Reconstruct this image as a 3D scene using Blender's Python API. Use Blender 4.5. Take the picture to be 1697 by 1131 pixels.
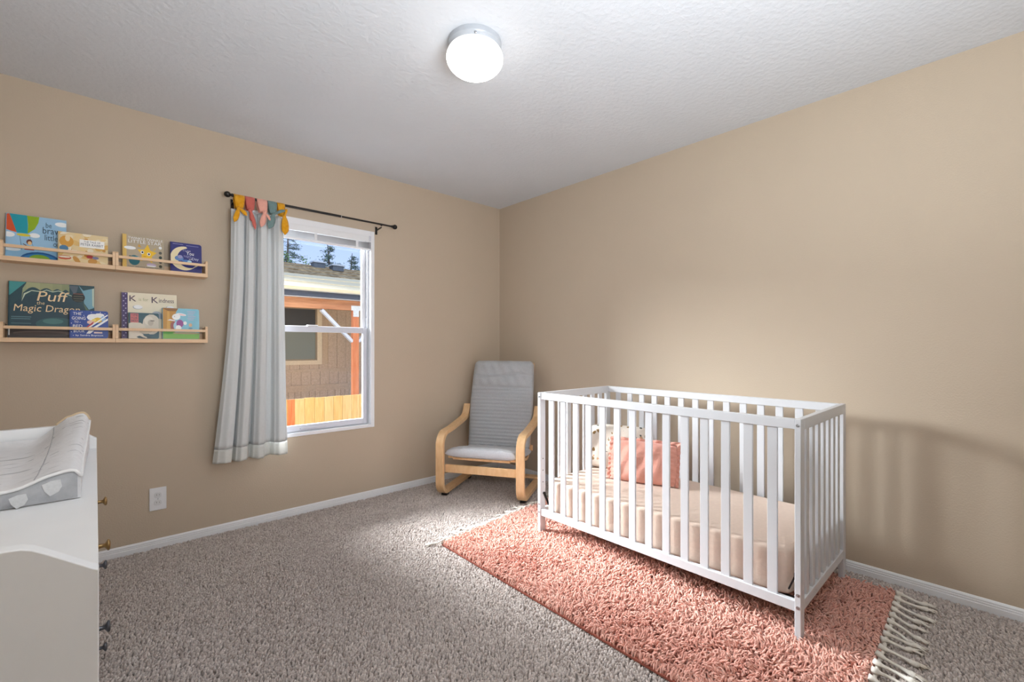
import bpy, math, random
import numpy as np
from mathutils import Vector, Matrix
random.seed(7); rng = np.random.default_rng(11)
scene = bpy.context.scene
for o in list(bpy.data.objects): bpy.data.objects.remove(o)
COL = scene.collection
PI = math.pi

# ------------------------------------------------------------------ camera, sky, sun, large lights, exposure
cam_d = bpy.data.cameras.new('camera'); cam_d.sensor_width = 36.0; cam_d.lens = 751/1697*36
cam_d.shift_y = 9.5/1697; cam_d.clip_start = 0.02; cam_d.clip_end = 300
cam = bpy.data.objects.new('camera', cam_d); COL.objects.link(cam)
cam.location = (-2.812, -3.230, 1.14)
cam.rotation_euler = (PI/2, 0, -math.atan2(.677, .736))
scene.camera = cam

scene.view_settings.view_transform = 'Standard'
scene.view_settings.look = 'None'
scene.view_settings.exposure = 0.46
scene.view_settings.gamma = 1.0
scene.view_settings.use_curve_mapping = False

def lin(c):
    return tuple(((x/255)/12.92 if x/255 <= .04045 else ((x/255+.055)/1.055)**2.4) for x in c)

world = bpy.data.worlds.new('sky'); scene.world = world; world.use_nodes = True
nt = world.node_tree; nt.nodes.clear()
wo = nt.nodes.new('ShaderNodeOutputWorld'); bg = nt.nodes.new('ShaderNodeBackground')
tc = nt.nodes.new('ShaderNodeTexCoord'); sx = nt.nodes.new('ShaderNodeSeparateXYZ'); rp = nt.nodes.new('ShaderNodeValToRGB')
nt.links.new(tc.outputs['Generated'], sx.inputs[0]); nt.links.new(sx.outputs['Z'], rp.inputs[0])
rp.color_ramp.elements[0].position = 0.0; rp.color_ramp.elements[0].color = (*lin((205, 220, 246)), 1)
rp.color_ramp.elements[1].position = 0.45; rp.color_ramp.elements[1].color = (*lin((132, 172, 238)), 1)
nt.links.new(rp.outputs[0], bg.inputs[0]); bg.inputs[1].default_value = 0.98
nt.links.new(bg.outputs[0], wo.inputs[0])

def light(name, kind, loc, target, energy, color=(1, 1, 1), **kw):
    d = bpy.data.lights.new(name, kind); d.energy = energy; d.color = color
    for k, v in kw.items(): setattr(d, k, v)
    o = bpy.data.objects.new(name, d); COL.objects.link(o); o.location = loc
    o.rotation_euler = (Vector(target)-Vector(loc)).to_track_quat('-Z', 'Y').to_euler()
    return o
# sun over the house, from behind the camera: lights the neighbour's porch and the fence
light('sun', 'SUN', (-6, -12, 14), (0, 4, 0), 1.15, (1, .95, .86), angle=.01)
# added area light standing in for the open sky left of the neighbour's house
light('window_sky_panel', 'AREA', (-5.0, 6.4, 5.0), (-1.55, 0, 1.30), 1350, (.95, .975, 1), shape='RECTANGLE', size=5.0, size_y=5.0, spread=1.2)
# added fill light behind the camera, bounced off the ceiling
light('bounce_fill', 'AREA', (-2.2, -3.45, 1.30), (-2.0, -2.9, 2.44), 45, (.90, .955, 1), shape='DISK', size=1.0)

# ------------------------------------------------------------------ helpers
class MB:
    def __init__(s): s.v = []; s.f = []; s.mi = []; s.mats = []
    def add(s, vs, fs, mat=None):
        b = len(s.v); s.v += [tuple(v) for v in vs]
        k = 0
        if mat is not None:
            if mat not in s.mats: s.mats.append(mat)
            k = s.mats.index(mat)
        for f in fs: s.f.append(tuple(i+b for i in f)); s.mi.append(k)
        return s
    def box(s, x0, y0, z0, x1, y1, z1, mat=None):
        x0, x1 = min(x0, x1), max(x0, x1); y0, y1 = min(y0, y1), max(y0, y1); z0, z1 = min(z0, z1), max(z0, z1)
        v = [(x0,y0,z0),(x1,y0,z0),(x1,y1,z0),(x0,y1,z0),(x0,y0,z1),(x1,y0,z1),(x1,y1,z1),(x0,y1,z1)]
        return s.add(v, [(3,2,1,0),(4,5,6,7),(0,1,5,4),(1,2,6,5),(2,3,7,6),(3,0,4,7)], mat)
    def bar(s, p, q, w, h, up=(0, 0, 1), mat=None):
        p = Vector(p); q = Vector(q); d = (q-p).normalized(); u = Vector(up)
        a = d.cross(u).normalized(); b = a.cross(d).normalized()
        v = [e + a*i*w/2 + b*j*h/2 for e in (p, q) for i, j in ((-1,-1),(1,-1),(1,1),(-1,1))]
        return s.add(v, [(0,1,2,3),(7,6,5,4),(0,4,5,1),(1,5,6,2),(2,6,7,3),(3,7,4,0)], mat)
    def tube(s, path, r, seg=10, closed=False, mat=None):
        P = [Vector(p) for p in path]; n = len(P)
        rs = r if isinstance(r, (list, tuple)) else [r]*n
        vs = []; prev = None
        for i in range(n):
            if closed: t = P[(i+1) % n]-P[i-1]
            else: t = P[min(i+1, n-1)]-P[max(i-1, 0)]
            t.normalize()
            if prev is None:
                a = t.orthogonal().normalized()
            else:
                a = (prev - t*prev.dot(t)).normalized()
            prev = a; b = t.cross(a)
            for k in range(seg):
                an = 2*PI*k/seg; vs.append(P[i] + a*math.cos(an)*rs[i] + b*math.sin(an)*rs[i])
        fs = []
        for i in range(n if closed else n-1):
            j = (i+1) % n
            for k in range(seg):
                l = (k+1) % seg; fs.append((i*seg+k, i*seg+l, j*seg+l, j*seg+k))
        if not closed:
            fs.append(tuple(range(seg))[::-1]); fs.append(tuple((n-1)*seg+k for k in range(seg)))
        return s.add(vs, fs, mat)
    def lathe(s, prof, seg=24, M=None, mat=None):
        vs = []; fs = []
        for r, z in prof:
            for k in range(seg):
                a = 2*PI*k/seg; p = Vector((r*math.cos(a), r*math.sin(a), z)); vs.append(M @ p if M else p)
        for i in range(len(prof)-1):
            for k in range(seg):
                l = (k+1) % seg; fs.append((i*seg+k, i*seg+l, (i+1)*seg+l, (i+1)*seg+k))
        fs.append(tuple(range(seg))[::-1]); fs.append(tuple((len(prof)-1)*seg+k for k in range(seg)))
        return s.add(vs, fs, mat)
    def prism(s, poly, fn, d0, d1, mat=None):
        """poly of (a,b); fn(a,b,d)->xyz"""
        n = len(poly)
        vs = [fn(a, b, d0) for a, b in poly] + [fn(a, b, d1) for a, b in poly]
        fs = [tuple(range(n))[::-1], tuple(range(n, 2*n))] + [(i, (i+1) % n, (i+1) % n+n, i+n) for i in range(n)]
        return s.add(vs, fs, mat)
    def strip(s, pts, fn, t, w0, w1, mat=None):
        """bent laminated strip: centre line pts in (a,b), thickness t, from w0 to w1; fn(a,b,w)->xyz"""
        n = len(pts); L = []; R = []
        for i in range(n):
            a = Vector(pts[max(i-1, 0)]); b = Vector(pts[min(i+1, n-1)]); d = (b-a).normalized(); nn = Vector((-d.y, d.x))
            c = Vector(pts[i]); L.append(c+nn*t/2); R.append(c-nn*t/2)
        vs = []
        for i in range(n):
            for q, w in ((L[i], w0), (L[i], w1), (R[i], w1), (R[i], w0)): vs.append(fn(q.x, q.y, w))
        fs = [(0,1,2,3), tuple(4*(n-1)+k for k in (3,2,1,0))]
        for i in range(n-1):
            for k in range(4):
                l = (k+1) % 4; fs.append((4*i+k, 4*(i+1)+k, 4*(i+1)+l, 4*i+l))
        return s.add(vs, fs, mat)
    def grid(s, fn, nu, nv, mat=None, flip=False):
        vs = [fn(i/nu, j/nv) for j in range(nv+1) for i in range(nu+1)]
        fs = []
        for j in range(nv):
            for i in range(nu):
                a = j*(nu+1)+i; f = (a, a+1, a+nu+2, a+nu+1); fs.append(f[::-1] if flip else f)
        return s.add(vs, fs, mat)
    def build(s, name, mat=None, parent=None, smooth=False, bevel=0, seg=2, world=True, fix=True, auto=None):
        me = bpy.data.meshes.new(name)
        off = Vector((0, 0, 0))
        if parent is not None and world:
            p = parent
            while p is not None: off += p.location; p = p.parent
        me.from_pydata([tuple(Vector(v)-off) for v in s.v], [], s.f)
        ms = s.mats if s.mats else [mat]
        for m in ms: me.materials.append(m)
        if len(ms) > 1: me.polygons.foreach_set('material_index', s.mi)
        if fix:
            import bmesh
            bm = bmesh.new(); bm.from_mesh(me); bmesh.ops.recalc_face_normals(bm, faces=bm.faces); bm.to_mesh(me); bm.free()
        if smooth: me.polygons.foreach_set('use_smooth', [True]*len(me.polygons))
        o = bpy.data.objects.new(name, me); COL.objects.link(o)
        if parent is not None: o.parent = parent
        if bevel:
            b = o.modifiers.new('bevel', 'BEVEL'); b.width = bevel; b.segments = seg; b.limit_method = 'ANGLE'; b.angle_limit = .6
            me.polygons.foreach_set('use_smooth', [True]*len(me.polygons))
            b.harden_normals = True
        elif auto:
            me.set_sharp_from_angle(angle=auto)
        return o

def thing(name, label, cat, loc=(0, 0, 0), rotz=0, group=None):
    o = bpy.data.objects.new(name, None); COL.objects.link(o); o.empty_display_size = .1
    o.location = loc; o.rotation_euler = (0, 0, rotz); o['label'] = label; o['category'] = cat
    if group: o['group'] = group
    return o
def tag(o, label, cat, group=None):
    o['label'] = label; o['category'] = cat
    if group: o['group'] = group
    return o
def struct(o): o['kind'] = 'structure'; return o
def stuff(o): o['kind'] = 'stuff'; return o

_m = {}
def mat(name, c, rough=.5, var=.04, scale=20, bump=0, bscale=60, bdist=.002, spec=.5, metal=0, sheen=0, stretch=None, c2=None, trans=0, detail=4, coat=0):
    """principled with noise colour variation (between c and c2) and fine noise relief"""
    if name in _m: return _m[name]
    m = bpy.data.materials.new(name); m.use_nodes = True; t = m.node_tree; n = t.nodes; l = t.links
    p = n['Principled BSDF']
    co = n.new('ShaderNodeTexCoord'); mp = n.new('ShaderNodeMapping'); l.new(co.outputs['Object'], mp.inputs[0])
    if stretch: mp.inputs['Scale'].default_value = stretch
    no = n.new('ShaderNodeTexNoise'); no.inputs['Scale'].default_value = scale; no.inputs['Detail'].default_value = detail
    l.new(mp.outputs[0], no.inputs['Vector'])
    r = n.new('ShaderNodeValToRGB'); c = lin(c)
    a = tuple(x*(1-var) for x in c) if c2 is None else c
    b = tuple(min(1, x*(1+var)) for x in c) if c2 is None else lin(c2)
    r.color_ramp.elements[0].position = .32; r.color_ramp.elements[1].position = .68
    r.color_ramp.elements[0].color = (*a, 1); r.color_ramp.elements[1].color = (*b, 1)
    l.new(no.outputs['Fac'], r.inputs[0]); l.new(r.outputs[0], p.inputs['Base Color'])
    p.inputs['Roughness'].default_value = rough; p.inputs['Metallic'].default_value = metal
    p.inputs['Specular IOR Level'].default_value = spec
    if sheen: p.inputs['Sheen Weight'].default_value = sheen
    if coat: p.inputs['Coat Weight'].default_value = coat
    if bump:
        bn = n.new('ShaderNodeTexNoise'); bn.inputs['Scale'].default_value = bscale; bn.inputs['Detail'].default_value = 3
        l.new(mp.outputs[0], bn.inputs['Vector'])
        bu = n.new('ShaderNodeBump'); bu.inputs['Strength'].default_value = bump; bu.inputs['Distance'].default_value = bdist
        l.new(bn.outputs['Fac'], bu.inputs['Height']); l.new(bu.outputs[0], p.inputs['Normal'])
    if trans:
        tr = n.new('ShaderNodeBsdfTranslucent'); l.new(r.outputs[0], tr.inputs[0]); mx = n.new('ShaderNodeMixShader')
        mx.inputs[0].default_value = trans; l.new(p.outputs[0], mx.inputs[1]); l.new(tr.outputs[0], mx.inputs[2])
        l.new(mx.outputs[0], n['Material Output'].inputs['Surface'])
    _m[name] = m; return m
def tinted(name, c, c2, rough=.9, sheen=.2):
    """colour picked per tuft by the 'tint' attribute"""
    m = bpy.data.materials.new(name); m.use_nodes = True; t = m.node_tree; n = t.nodes; l = t.links
    p = n['Principled BSDF']; a = n.new('ShaderNodeAttribute'); a.attribute_name = 'tint'
    r = n.new('ShaderNodeValToRGB'); r.color_ramp.elements[0].color = (*lin(c), 1); r.color_ramp.elements[1].color = (*lin(c2), 1)
    l.new(a.outputs['Fac'], r.inputs[0]); l.new(r.outputs[0], p.inputs['Base Color'])
    p.inputs['Roughness'].default_value = rough; p.inputs['Specular IOR Level'].default_value = .1
    p.inputs['Sheen Weight'].default_value = sheen
    return m
def flat(c, rough=.5): return mat('print_%d_%d_%d' % c, c, rough, .02, 30)

M_wall = mat('tan_wall_paint', (197, 181, 161), .75, .012, 3, bump=.35, bscale=140, bdist=.002, spec=.25)
M_ceil = mat('white_ceiling_texture', (217, 221, 227), .85, .012, 4, bump=.55, bscale=45, bdist=.006, spec=.15)
M_white = mat('white_trim_paint', (236, 237, 240), .4, .01, 8)
M_vinyl = mat('white_window_vinyl', (238, 239, 243), .35, .01, 8)
M_crib = mat('white_lacquered_wood', (209, 211, 215), .38, .012, 12, stretch=(1, 1, .2))
M_dress = mat('white_dresser_paint', (234, 235, 236), .4, .01, 10)
M_birch = mat('birch_veneer', (219, 176, 128), .42, .07, 14, stretch=(3, 3, 1), c2=(230, 192, 146))
M_shelf = mat('pale_aspen_wood', (226, 189, 150), .5, .06, 16, stretch=(.3, 3, 3), c2=(236, 204, 168))
M_cush = mat('grey_cotton_cushion', (176, 178, 181), .9, .05, 120, bump=.3, bscale=500, bdist=.001, spec=.1, sheen=.2)
M_black = mat('black_iron', (22, 20, 20), .4, .1, 30)
M_steel = mat('bright_steel', (190, 192, 196), .3, .04, 30, metal=1)
M_dark = mat('dark_steel', (38, 36, 36), .5, .1, 30)

# ------------------------------------------------------------------ the room
RX0, RY0, H = -3.34, -3.95, 2.44
M_floor = mat('carpet_backing', (140, 131, 125), .95, .1, 200, spec=.05)
floor = struct(MB().box(RX0-.1, RY0-.1, -.1, .1, .12, 0).build('floor', M_floor))
ceiling = struct(MB().box(RX0-.1, RY0-.1, H, .1, .12, H+.12).build('ceiling', M_ceil))
WX0, WX1, WZ0, WZ1 = -2.120, -1.258, .535, 2.008        # window opening in the left wall
b = MB(); b.box(RX0-.1, 0, 0, WX0, .12, H); b.box(WX1, 0, 0, .1, .12, H); b.box(WX0, 0, 0, WX1, .12, WZ0); b.box(WX0, 0, WZ1, WX1, .12, H)
struct(b.build('wall_left', M_wall))
struct(MB().box(0, RY0-.1, 0, .1, 0, H).build('wall_right', M_wall))
struct(MB().box(RX0-.1, RY0-.1, 0, RX0, 0, H).build('wall_side', M_wall))
b = MB(); b.box(RX0, RY0-.1, 0, 0, RY0, H)
struct(b.build('wall_back', M_wall))

def baseboard(name, p, q, inward):
    prof = [(0, 0), (.013, 0), (.013, .033), (.0105, .035), (.0105, .043), (.008, .0445), (.008, .052), (.004, .058), (0, .060)]
    p = Vector(p); q = Vector(q); n = Vector(inward)
    vs = [e + n*(d+.0002) + Vector((0, 0, z)) for e in (p, q) for d, z in prof]; k = len(prof)
    fs = [tuple(range(k)), tuple(range(2*k-1, k-1, -1))] + [(i, (i+1) % k, (i+1) % k+k, i+k) for i in range(k)]
    return struct(MB().add(vs, fs).build(name, M_white))
baseboard('baseboard_left', (RX0, 0, 0), (-.0135, 0, 0), (0, -1, 0))
baseboard('baseboard_right', (0, RY0, 0), (0, -.0002, 0), (-1, 0, 0))

# ------------------------------------------------------------------ carpet pile
RUG = [(-1.365, -1.070), (-.150, -.955), (-.150, -2.905), (-1.400, -2.940)]
def in_quad(x, y, Q, m=0):
    r = np.ones(len(x), bool); c = np.mean(Q, axis=0)
    for i in range(4):
        (ax, ay), (bx, by) = Q[i], Q[(i+1) % 4]
        s = (bx-ax)*(y-ay)-(by-ay)*(x-ax); s0 = (bx-ax)*(c[1]-ay)-(by-ay)*(c[0]-ax)
        L = math.hypot(bx-ax, by-ay); r &= (s*np.sign(s0)/L > m)
    return r
def lowfreq(x, y, seed, k=2.2):
    r = np.random.default_rng(seed); s = np.zeros(len(x))
    for i in range(9):
        a = r.uniform(0, 2*PI); f = k*r.uniform(.6, 3.2); s += np.sin(f*(x*math.cos(a)+y*math.sin(a))+r.uniform(0, 6.28))/3
    return s
def mesh_np(name, V, F, m, parent=None, tint=None, smooth=True):
    me = bpy.data.meshes.new(name); n = len(F); k = F.shape[1]
    me.vertices.add(len(V)); me.vertices.foreach_set('co', V.astype(np.float32).ravel())
    me.loops.add(n*k); me.loops.foreach_set('vertex_index', F.astype(np.int32).ravel())
    me.polygons.add(n); me.polygons.foreach_set('loop_start', np.arange(0, n*k, k, dtype=np.int32))
    me.update(calc_edges=True)
    if smooth: me.polygons.foreach_set('use_smooth', np.ones(n, bool))
    if tint is not None:
        a = me.attributes.new('tint', 'FLOAT', 'POINT'); a.data.foreach_set('value', tint.astype(np.float32))
    me.materials.append(m); me.validate()
    o = bpy.data.objects.new(name, me); COL.objects.link(o)
    if parent: o.parent = parent
    return o
pitch = .0086
gx, gy = np.meshgrid(np.arange(-2.95, -.012, pitch), np.arange(-3.35, -.012, pitch)); gx = gx.ravel(); gy = gy.ravel()
gx = gx + rng.normal(0, .0032, len(gx)); gy = gy + rng.normal(0, .0032, len(gy))
keep = ~in_quad(gx, gy, RUG, .03) & (gx < -.014) & (gy < -.014)
keep &= ~((gx < -2.83) & (gy < -1.15) & (gy > -2.3))
gx, gy = gx[keep], gy[keep]; N = len(gx)
lf = lowfreq(gx, gy, 3)
hh = .011 + .0035*rng.random(N) + .0012*lf
rr = .0049 + .0014*rng.random(N)
la = 1.2*lowfreq(gx, gy, 5, 1.4) + rng.normal(0, .9, N); lm = .006*rng.random(N) + .001
ph = rng.uniform(0, 2*PI, N)
V = np.zeros((N, 7, 3)); 
for k in range(3):
    a = ph + k*2*PI/3
    V[:, k, 0] = gx + rr*np.cos(a); V[:, k, 1] = gy + rr*np.sin(a); V[:, k, 2] = .0005
    V[:, 3+k, 0] = gx + rr*.95*np.cos(a) + lm*.6*np.cos(la); V[:, 3+k, 1] = gy + rr*.95*np.sin(a) + lm*.6*np.sin(la); V[:, 3+k, 2] = hh*.68
V[:, 6, 0] = gx + lm*np.cos(la); V[:, 6, 1] = gy + lm*np.sin(la); V[:, 6, 2] = hh
T = []
for k in range(3):
    l = (k+1) % 3; T += [(k, l, 3+l), (k, 3+l, 3+k), (3+k, 3+l, 6)]
F = (np.array(T)[None] + (np.arange(N)*7)[:, None, None]).reshape(-1, 3)
tint = np.clip(.5 + rng.normal(0, .24, N) + .10*lf, 0, 1)
V[:, :, 0] = np.minimum(V[:, :, 0], -.001); V[:, :, 1] = np.minimum(V[:, :, 1], -.001)
M_carpet = tinted('grey_beige_carpet', (166, 153, 146), (226, 215, 209))
stuff(mesh_np('carpet_pile', V.reshape(-1, 3), F, M_carpet, floor, np.repeat(tint, 7)))

# ------------------------------------------------------------------ pink shag rug
rug = thing('shag_rug', 'salmon pink shag rug with white tassels under the crib', 'rug', (-.77, -1.95, 0))
M_rugback = mat('rug_backing', (150, 82, 66), .9, .1, 60)
b = MB(); Q = RUG
b.add([(x, y, .0135) for x, y in Q]+[(x, y, .021) for x, y in Q], [(0,1,2,3), (7,6,5,4)]+[(i, (i+1) % 4, (i+1) % 4+4, i+4) for i in range(4)])
b.build('backing', M_rugback, rug)
def rug_uv(u, v):
    A, B, C, D = [np.array(q) for q in Q]
    return ((1-u)*(1-v))[:, None]*A + (u*(1-v))[:, None]*B + (u*v)[:, None]*C + ((1-u)*v)[:, None]*D
nu_, nv_ = 134, 214
uu, vv = np.meshgrid((np.arange(nu_)+.5)/nu_, (np.arange(nv_)+.5)/nv_); uu = uu.ravel(); vv = vv.ravel()
uu = np.clip(uu+rng.normal(0, .4/nu_, len(uu)), .003, .997); vv = np.clip(vv+rng.normal(0, .4/nv_, len(vv)), .002, .998)
P = rug_uv(uu, vv); N = len(P)
lf = lowfreq(P[:, 0], P[:, 1], 21, 5); lf2 = lowfreq(P[:, 0], P[:, 1], 23, 22)
ang = 2.2*lf + 1.6*lf2 + rng.normal(0, .9, N)
# yarns at the border lean inward or along the edge so that the edge stays straight
edge = np.minimum(np.minimum(uu*1.22, (1-uu)*1.22), np.minimum(vv*1.93, (1-vv)*1.93))
cx_, cy_ = -.77-P[:, 0], -1.95-P[:, 1]
inang = np.where(np.minimum(uu*1.22, (1-uu)*1.22) < np.minimum(vv*1.93, (1-vv)*1.93), np.where(uu < .5, 0, PI), np.where(vv < .5, -PI/2, PI/2))
ang = np.where(edge < .02, inang + rng.normal(0, .8, N), ang)
leng = rng.uniform(.024, .040, N); lean = rng.uniform(.35, 1.15, N); curl = rng.normal(.35, .45, N)
dx, dy = np.cos(ang), np.sin(ang)
seg, sd = 4, 5
V = np.zeros((N, seg*sd+1, 3)); pos = np.stack([P[:, 0], P[:, 1], np.full(N, .0195)], 1); th = lean*.35
for i in range(seg):
    r = np.array([.0026, .0034, .0036, .0028])[i]*rng.uniform(.85, 1.2, N)
    tx, ty, tz = np.sin(th)*dx, np.sin(th)*dy, np.cos(th)
    ax = np.stack([-dy, dx, np.zeros(N)], 1); bx = np.stack([np.cos(th)*dx, np.cos(th)*dy, -np.sin(th)], 1)
    for k in range(sd):
        a = 2*PI*k/sd + i*.5
        V[:, i*sd+k] = pos + (ax*math.cos(a)+bx*math.sin(a))*r[:, None]
    st = leng/seg; pos = pos + np.stack([tx, ty, tz], 1)*st[:, None]
    th = np.clip(th + (lean*.45 + curl*.35), -.4, 1.9); 
    pos[:, 2] = np.maximum(pos[:, 2], .022)
V[:, -1] = pos
T = []
for i in range(seg-1):
    for k in range(sd):
        l = (k+1) % sd; T += [(i*sd+k, i*sd+l, (i+1)*sd+l), (i*sd+k, (i+1)*sd+l, (i+1)*sd+k)]
for k in range(sd): T.append(((seg-1)*sd+k, (seg-1)*sd+(k+1) % sd, seg*sd))
F = (np.array(T)[None] + (np.arange(N)*(seg*sd+1))[:, None, None]).reshape(-1, 3)
tint = np.clip(.5 + rng.normal(0, .18, N) + .12*lf, 0, 1)
V[:, :, 0] -= -.77; V[:, :, 1] -= -1.95
M_rug = tinted('salmon_wool_yarn', (222, 157, 140), (240, 192, 176), .9, .3)
stuff(mesh_np('shag_pile', V.reshape(-1, 3), F, M_rug, rug, np.repeat(tint, seg*sd+1)))
M_tas = mat('cream_tassel_cotton', (222, 216, 206), .95, .1, 80, c2=(238, 234, 226), spec=.1)
def tassel(p, d, L, r=.0105):
    b = MB(); p = Vector(p); d = Vector(d).normalized(); s = Vector((-d.y, d.x, 0))
    pts = []; rs = []
    w = random.uniform(-.02, .02); ph = random.uniform(0, 6)
    prof = [(0, 1.1), (.12, .95), (.25, .62), (.4, .52), (.55, .50), (.68, .56), (.78, .72), (.88, .95), (.96, .95), (1.0, .6)]
    for t, k in prof:
        q = p + d*L*t + s*(w*t*t + .004*math.sin(ph+t*7)); q.z = max(.024*(1-t)+.016, .013+r*k*.9); pts.append(q); rs.append(r*k)
    b.tube(pts, rs, 7)
    for k in range(9):    # loose ends
        e = pts[-3]; a = random.uniform(-.5, .5); dd = d*math.cos(a)+s*math.sin(a)
        b.tube([e-dd*.012, e+dd*.014+Vector((0, 0, .002)), e+dd*random.uniform(.026, .046)-Vector((0, 0, .002))], [r*.4, r*.36, r*.1], 5)
    return b.build('tassel', M_tas, rug, smooth=True)
for (a, c), nrm in (((Q[3], Q[2]), -1), ((Q[0], Q[1]), 1)):
    b = MB(); n_ = 90
    b.tube([(a[0]+(c[0]-a[0])*k/n_, a[1]+(c[1]-a[1])*k/n_+nrm*(.007+.002*math.sin(k*1.9)), .024+.002*math.sin(k*2.3)) for k in range(n_+1)], [.0075+.002*math.sin(k*3.1) for k in range(n_+1)], 7)
    b.build('braided_band', M_tas, rug, smooth=True)
for i in range(22):
    t = (i+.5)/22
    p = Vector((Q[3][0]*(1-t)+Q[2][0]*t, Q[3][1]*(1-t)+Q[2][1]*t, 0)); tassel(p+Vector((0, .004, 0)), (random.uniform(-.2, .45), -1, 0), random.uniform(.085, .115))
for i in range(22):
    t = (i+.3)/22
    p = Vector((Q[0][0]*(1-t)+Q[1][0]*t, Q[0][1]*(1-t)+Q[1][1]*t, 0)); tassel(p-Vector((0, .004, 0)), (random.uniform(-1.0, .1), random.uniform(.3, 1), 0), random.uniform(.06, .085), .0075)

# ------------------------------------------------------------------ crib
crib = thing('crib', 'white wooden baby crib with vertical slats standing on the rug', 'crib', (-.5, -2.02, .028))
CX0, CX1, CY0, CY1, CT, CB = -.860, -.150, -1.335, -2.712, .866, .026
PT, PD = .022, .045     # post board thickness along y, depth along x
def plank(name, x0, y0, z0, x1, y1, z1, bev=.0025, m=M_crib, par=crib):
    return MB().box(x0, y0, z0, x1, y1, z1).build(name, m, par, bevel=bev)
RZ0, RZ1 = .133, .173
for yo, yi in ((CY0, CY0-PT), (CY1, CY1+PT)):
    for x0, x1 in ((CX0, CX0+PD), (CX1-PD, CX1)):
        po = plank('post', x0, yo, CB, x1, yi, CT)
        xf = x0 if x0 == CX0 else x1; sg = -1 if x0 == CX0 else 1
        Mx = Matrix.Translation((xf, (yo+yi)/2, 0)) @ Matrix.Rotation(sg*PI/2, 4, 'Y')
        for z in (.842, .200, .153):
            bm_ = MB(); bm_.lathe([(.0001, -.004), (.0062, -.004), (.0062, .0012), (.0045, .002), (.0024, .002), (.0022, -.001), (.0001, -.001)], 14, Matrix.Translation((xf, (yo+yi)/2, z)) @ Matrix.Rotation(sg*PI/2, 4, 'Y'))
            bm_.build('bolt', M_steel, po, smooth=True, auto=.7)
        if x0 == CX0:
            for z in (.47, .40, .33):     # row of height-adjusting holes on the inner face
                yy = yi - .0003 if yi < yo else yi + .0003
                MB().box(x0+.020, yy-.0006, z-.003, x0+.026, yy+.0006, z+.003).build('peg_hole', M_dark, po)
    plank('top_rail', CX0+PD+.0003, yo, CT-.045, CX1-PD-.0003, yi, CT)
    plank('bottom_rail', CX0+PD+.0003, yo, RZ0, CX1-PD-.0003, yi, RZ1)
    s0 = plank('slat', CX0+PD+.0526, (yo+yi)/2-.006, RZ1-.002, CX0+PD+.0526+.036, (yo+yi)/2+.006, CT-.044, .002)
    gap = ((CX1-CX0-2*PD)-7*.036)/8
    s0.location.x = -(.0526)+gap
    for k in range(1, 7):
        c = s0.copy(); COL.objects.link(c); c.parent = crib; c.location = s0.location + Vector((k*(.036+gap), 0, 0))
for xo in (CX0+.004, CX1-.004-.024):
    plank('top_rail', xo, CY0-PT-.0003, CT-.040, xo+.024, CY1+PT+.0003, CT-.001)
    plank('bottom_rail', xo, CY0-PT-.0003, RZ0, xo+.024, CY1+PT+.0003, RZ1)
    s0 = plank('slat', xo+.006, -1.434-.018, RZ1-.002, xo+.018, -1.434+.018, CT-.039, .002)
    for k in range(1, 14):
        c = s0.copy(); COL.objects.link(c); c.parent = crib; c.location = s0.location + Vector((0, -k*.09046, 0))
# steel mattress support with hooks, and the black end brackets
b = MB(); z = .151
b.box(CX0+.060, CY0-.03, z-.010, CX0+.076, CY1+.03, z+.006); b.box(CX1-.076, CY0-.03, z-.010, CX1-.060, CY1+.03, z+.006)
for y in np.linspace(CY0-.03, CY1+.03, 14): b.box(CX0+.076, y-.005, z-.006, CX1-.076, y+.005, z+.002)
b.build('mattress_support', M_dark, crib)
for y, s in ((CY0-PT, -1), (CY1+PT, 1)):
    for x in (CX0+.030, CX1-.030):
        b = MB(); b.bar((x, y+s*.004, .262), (x+(.012 if x < -.5 else -.012), y+s*.030, .196), .012, .006, (0, s, 0))
        b.lathe([(.0001, -.004), (.008, -.004), (.008, .004), (.0001, .004)], 14, Matrix.Translation((x, y+s*.004, .262)) @ Matrix.Rotation(PI/2, 4, 'X'))
        b.build('support_bracket', M_black, crib, smooth=True, auto=.6)

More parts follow.
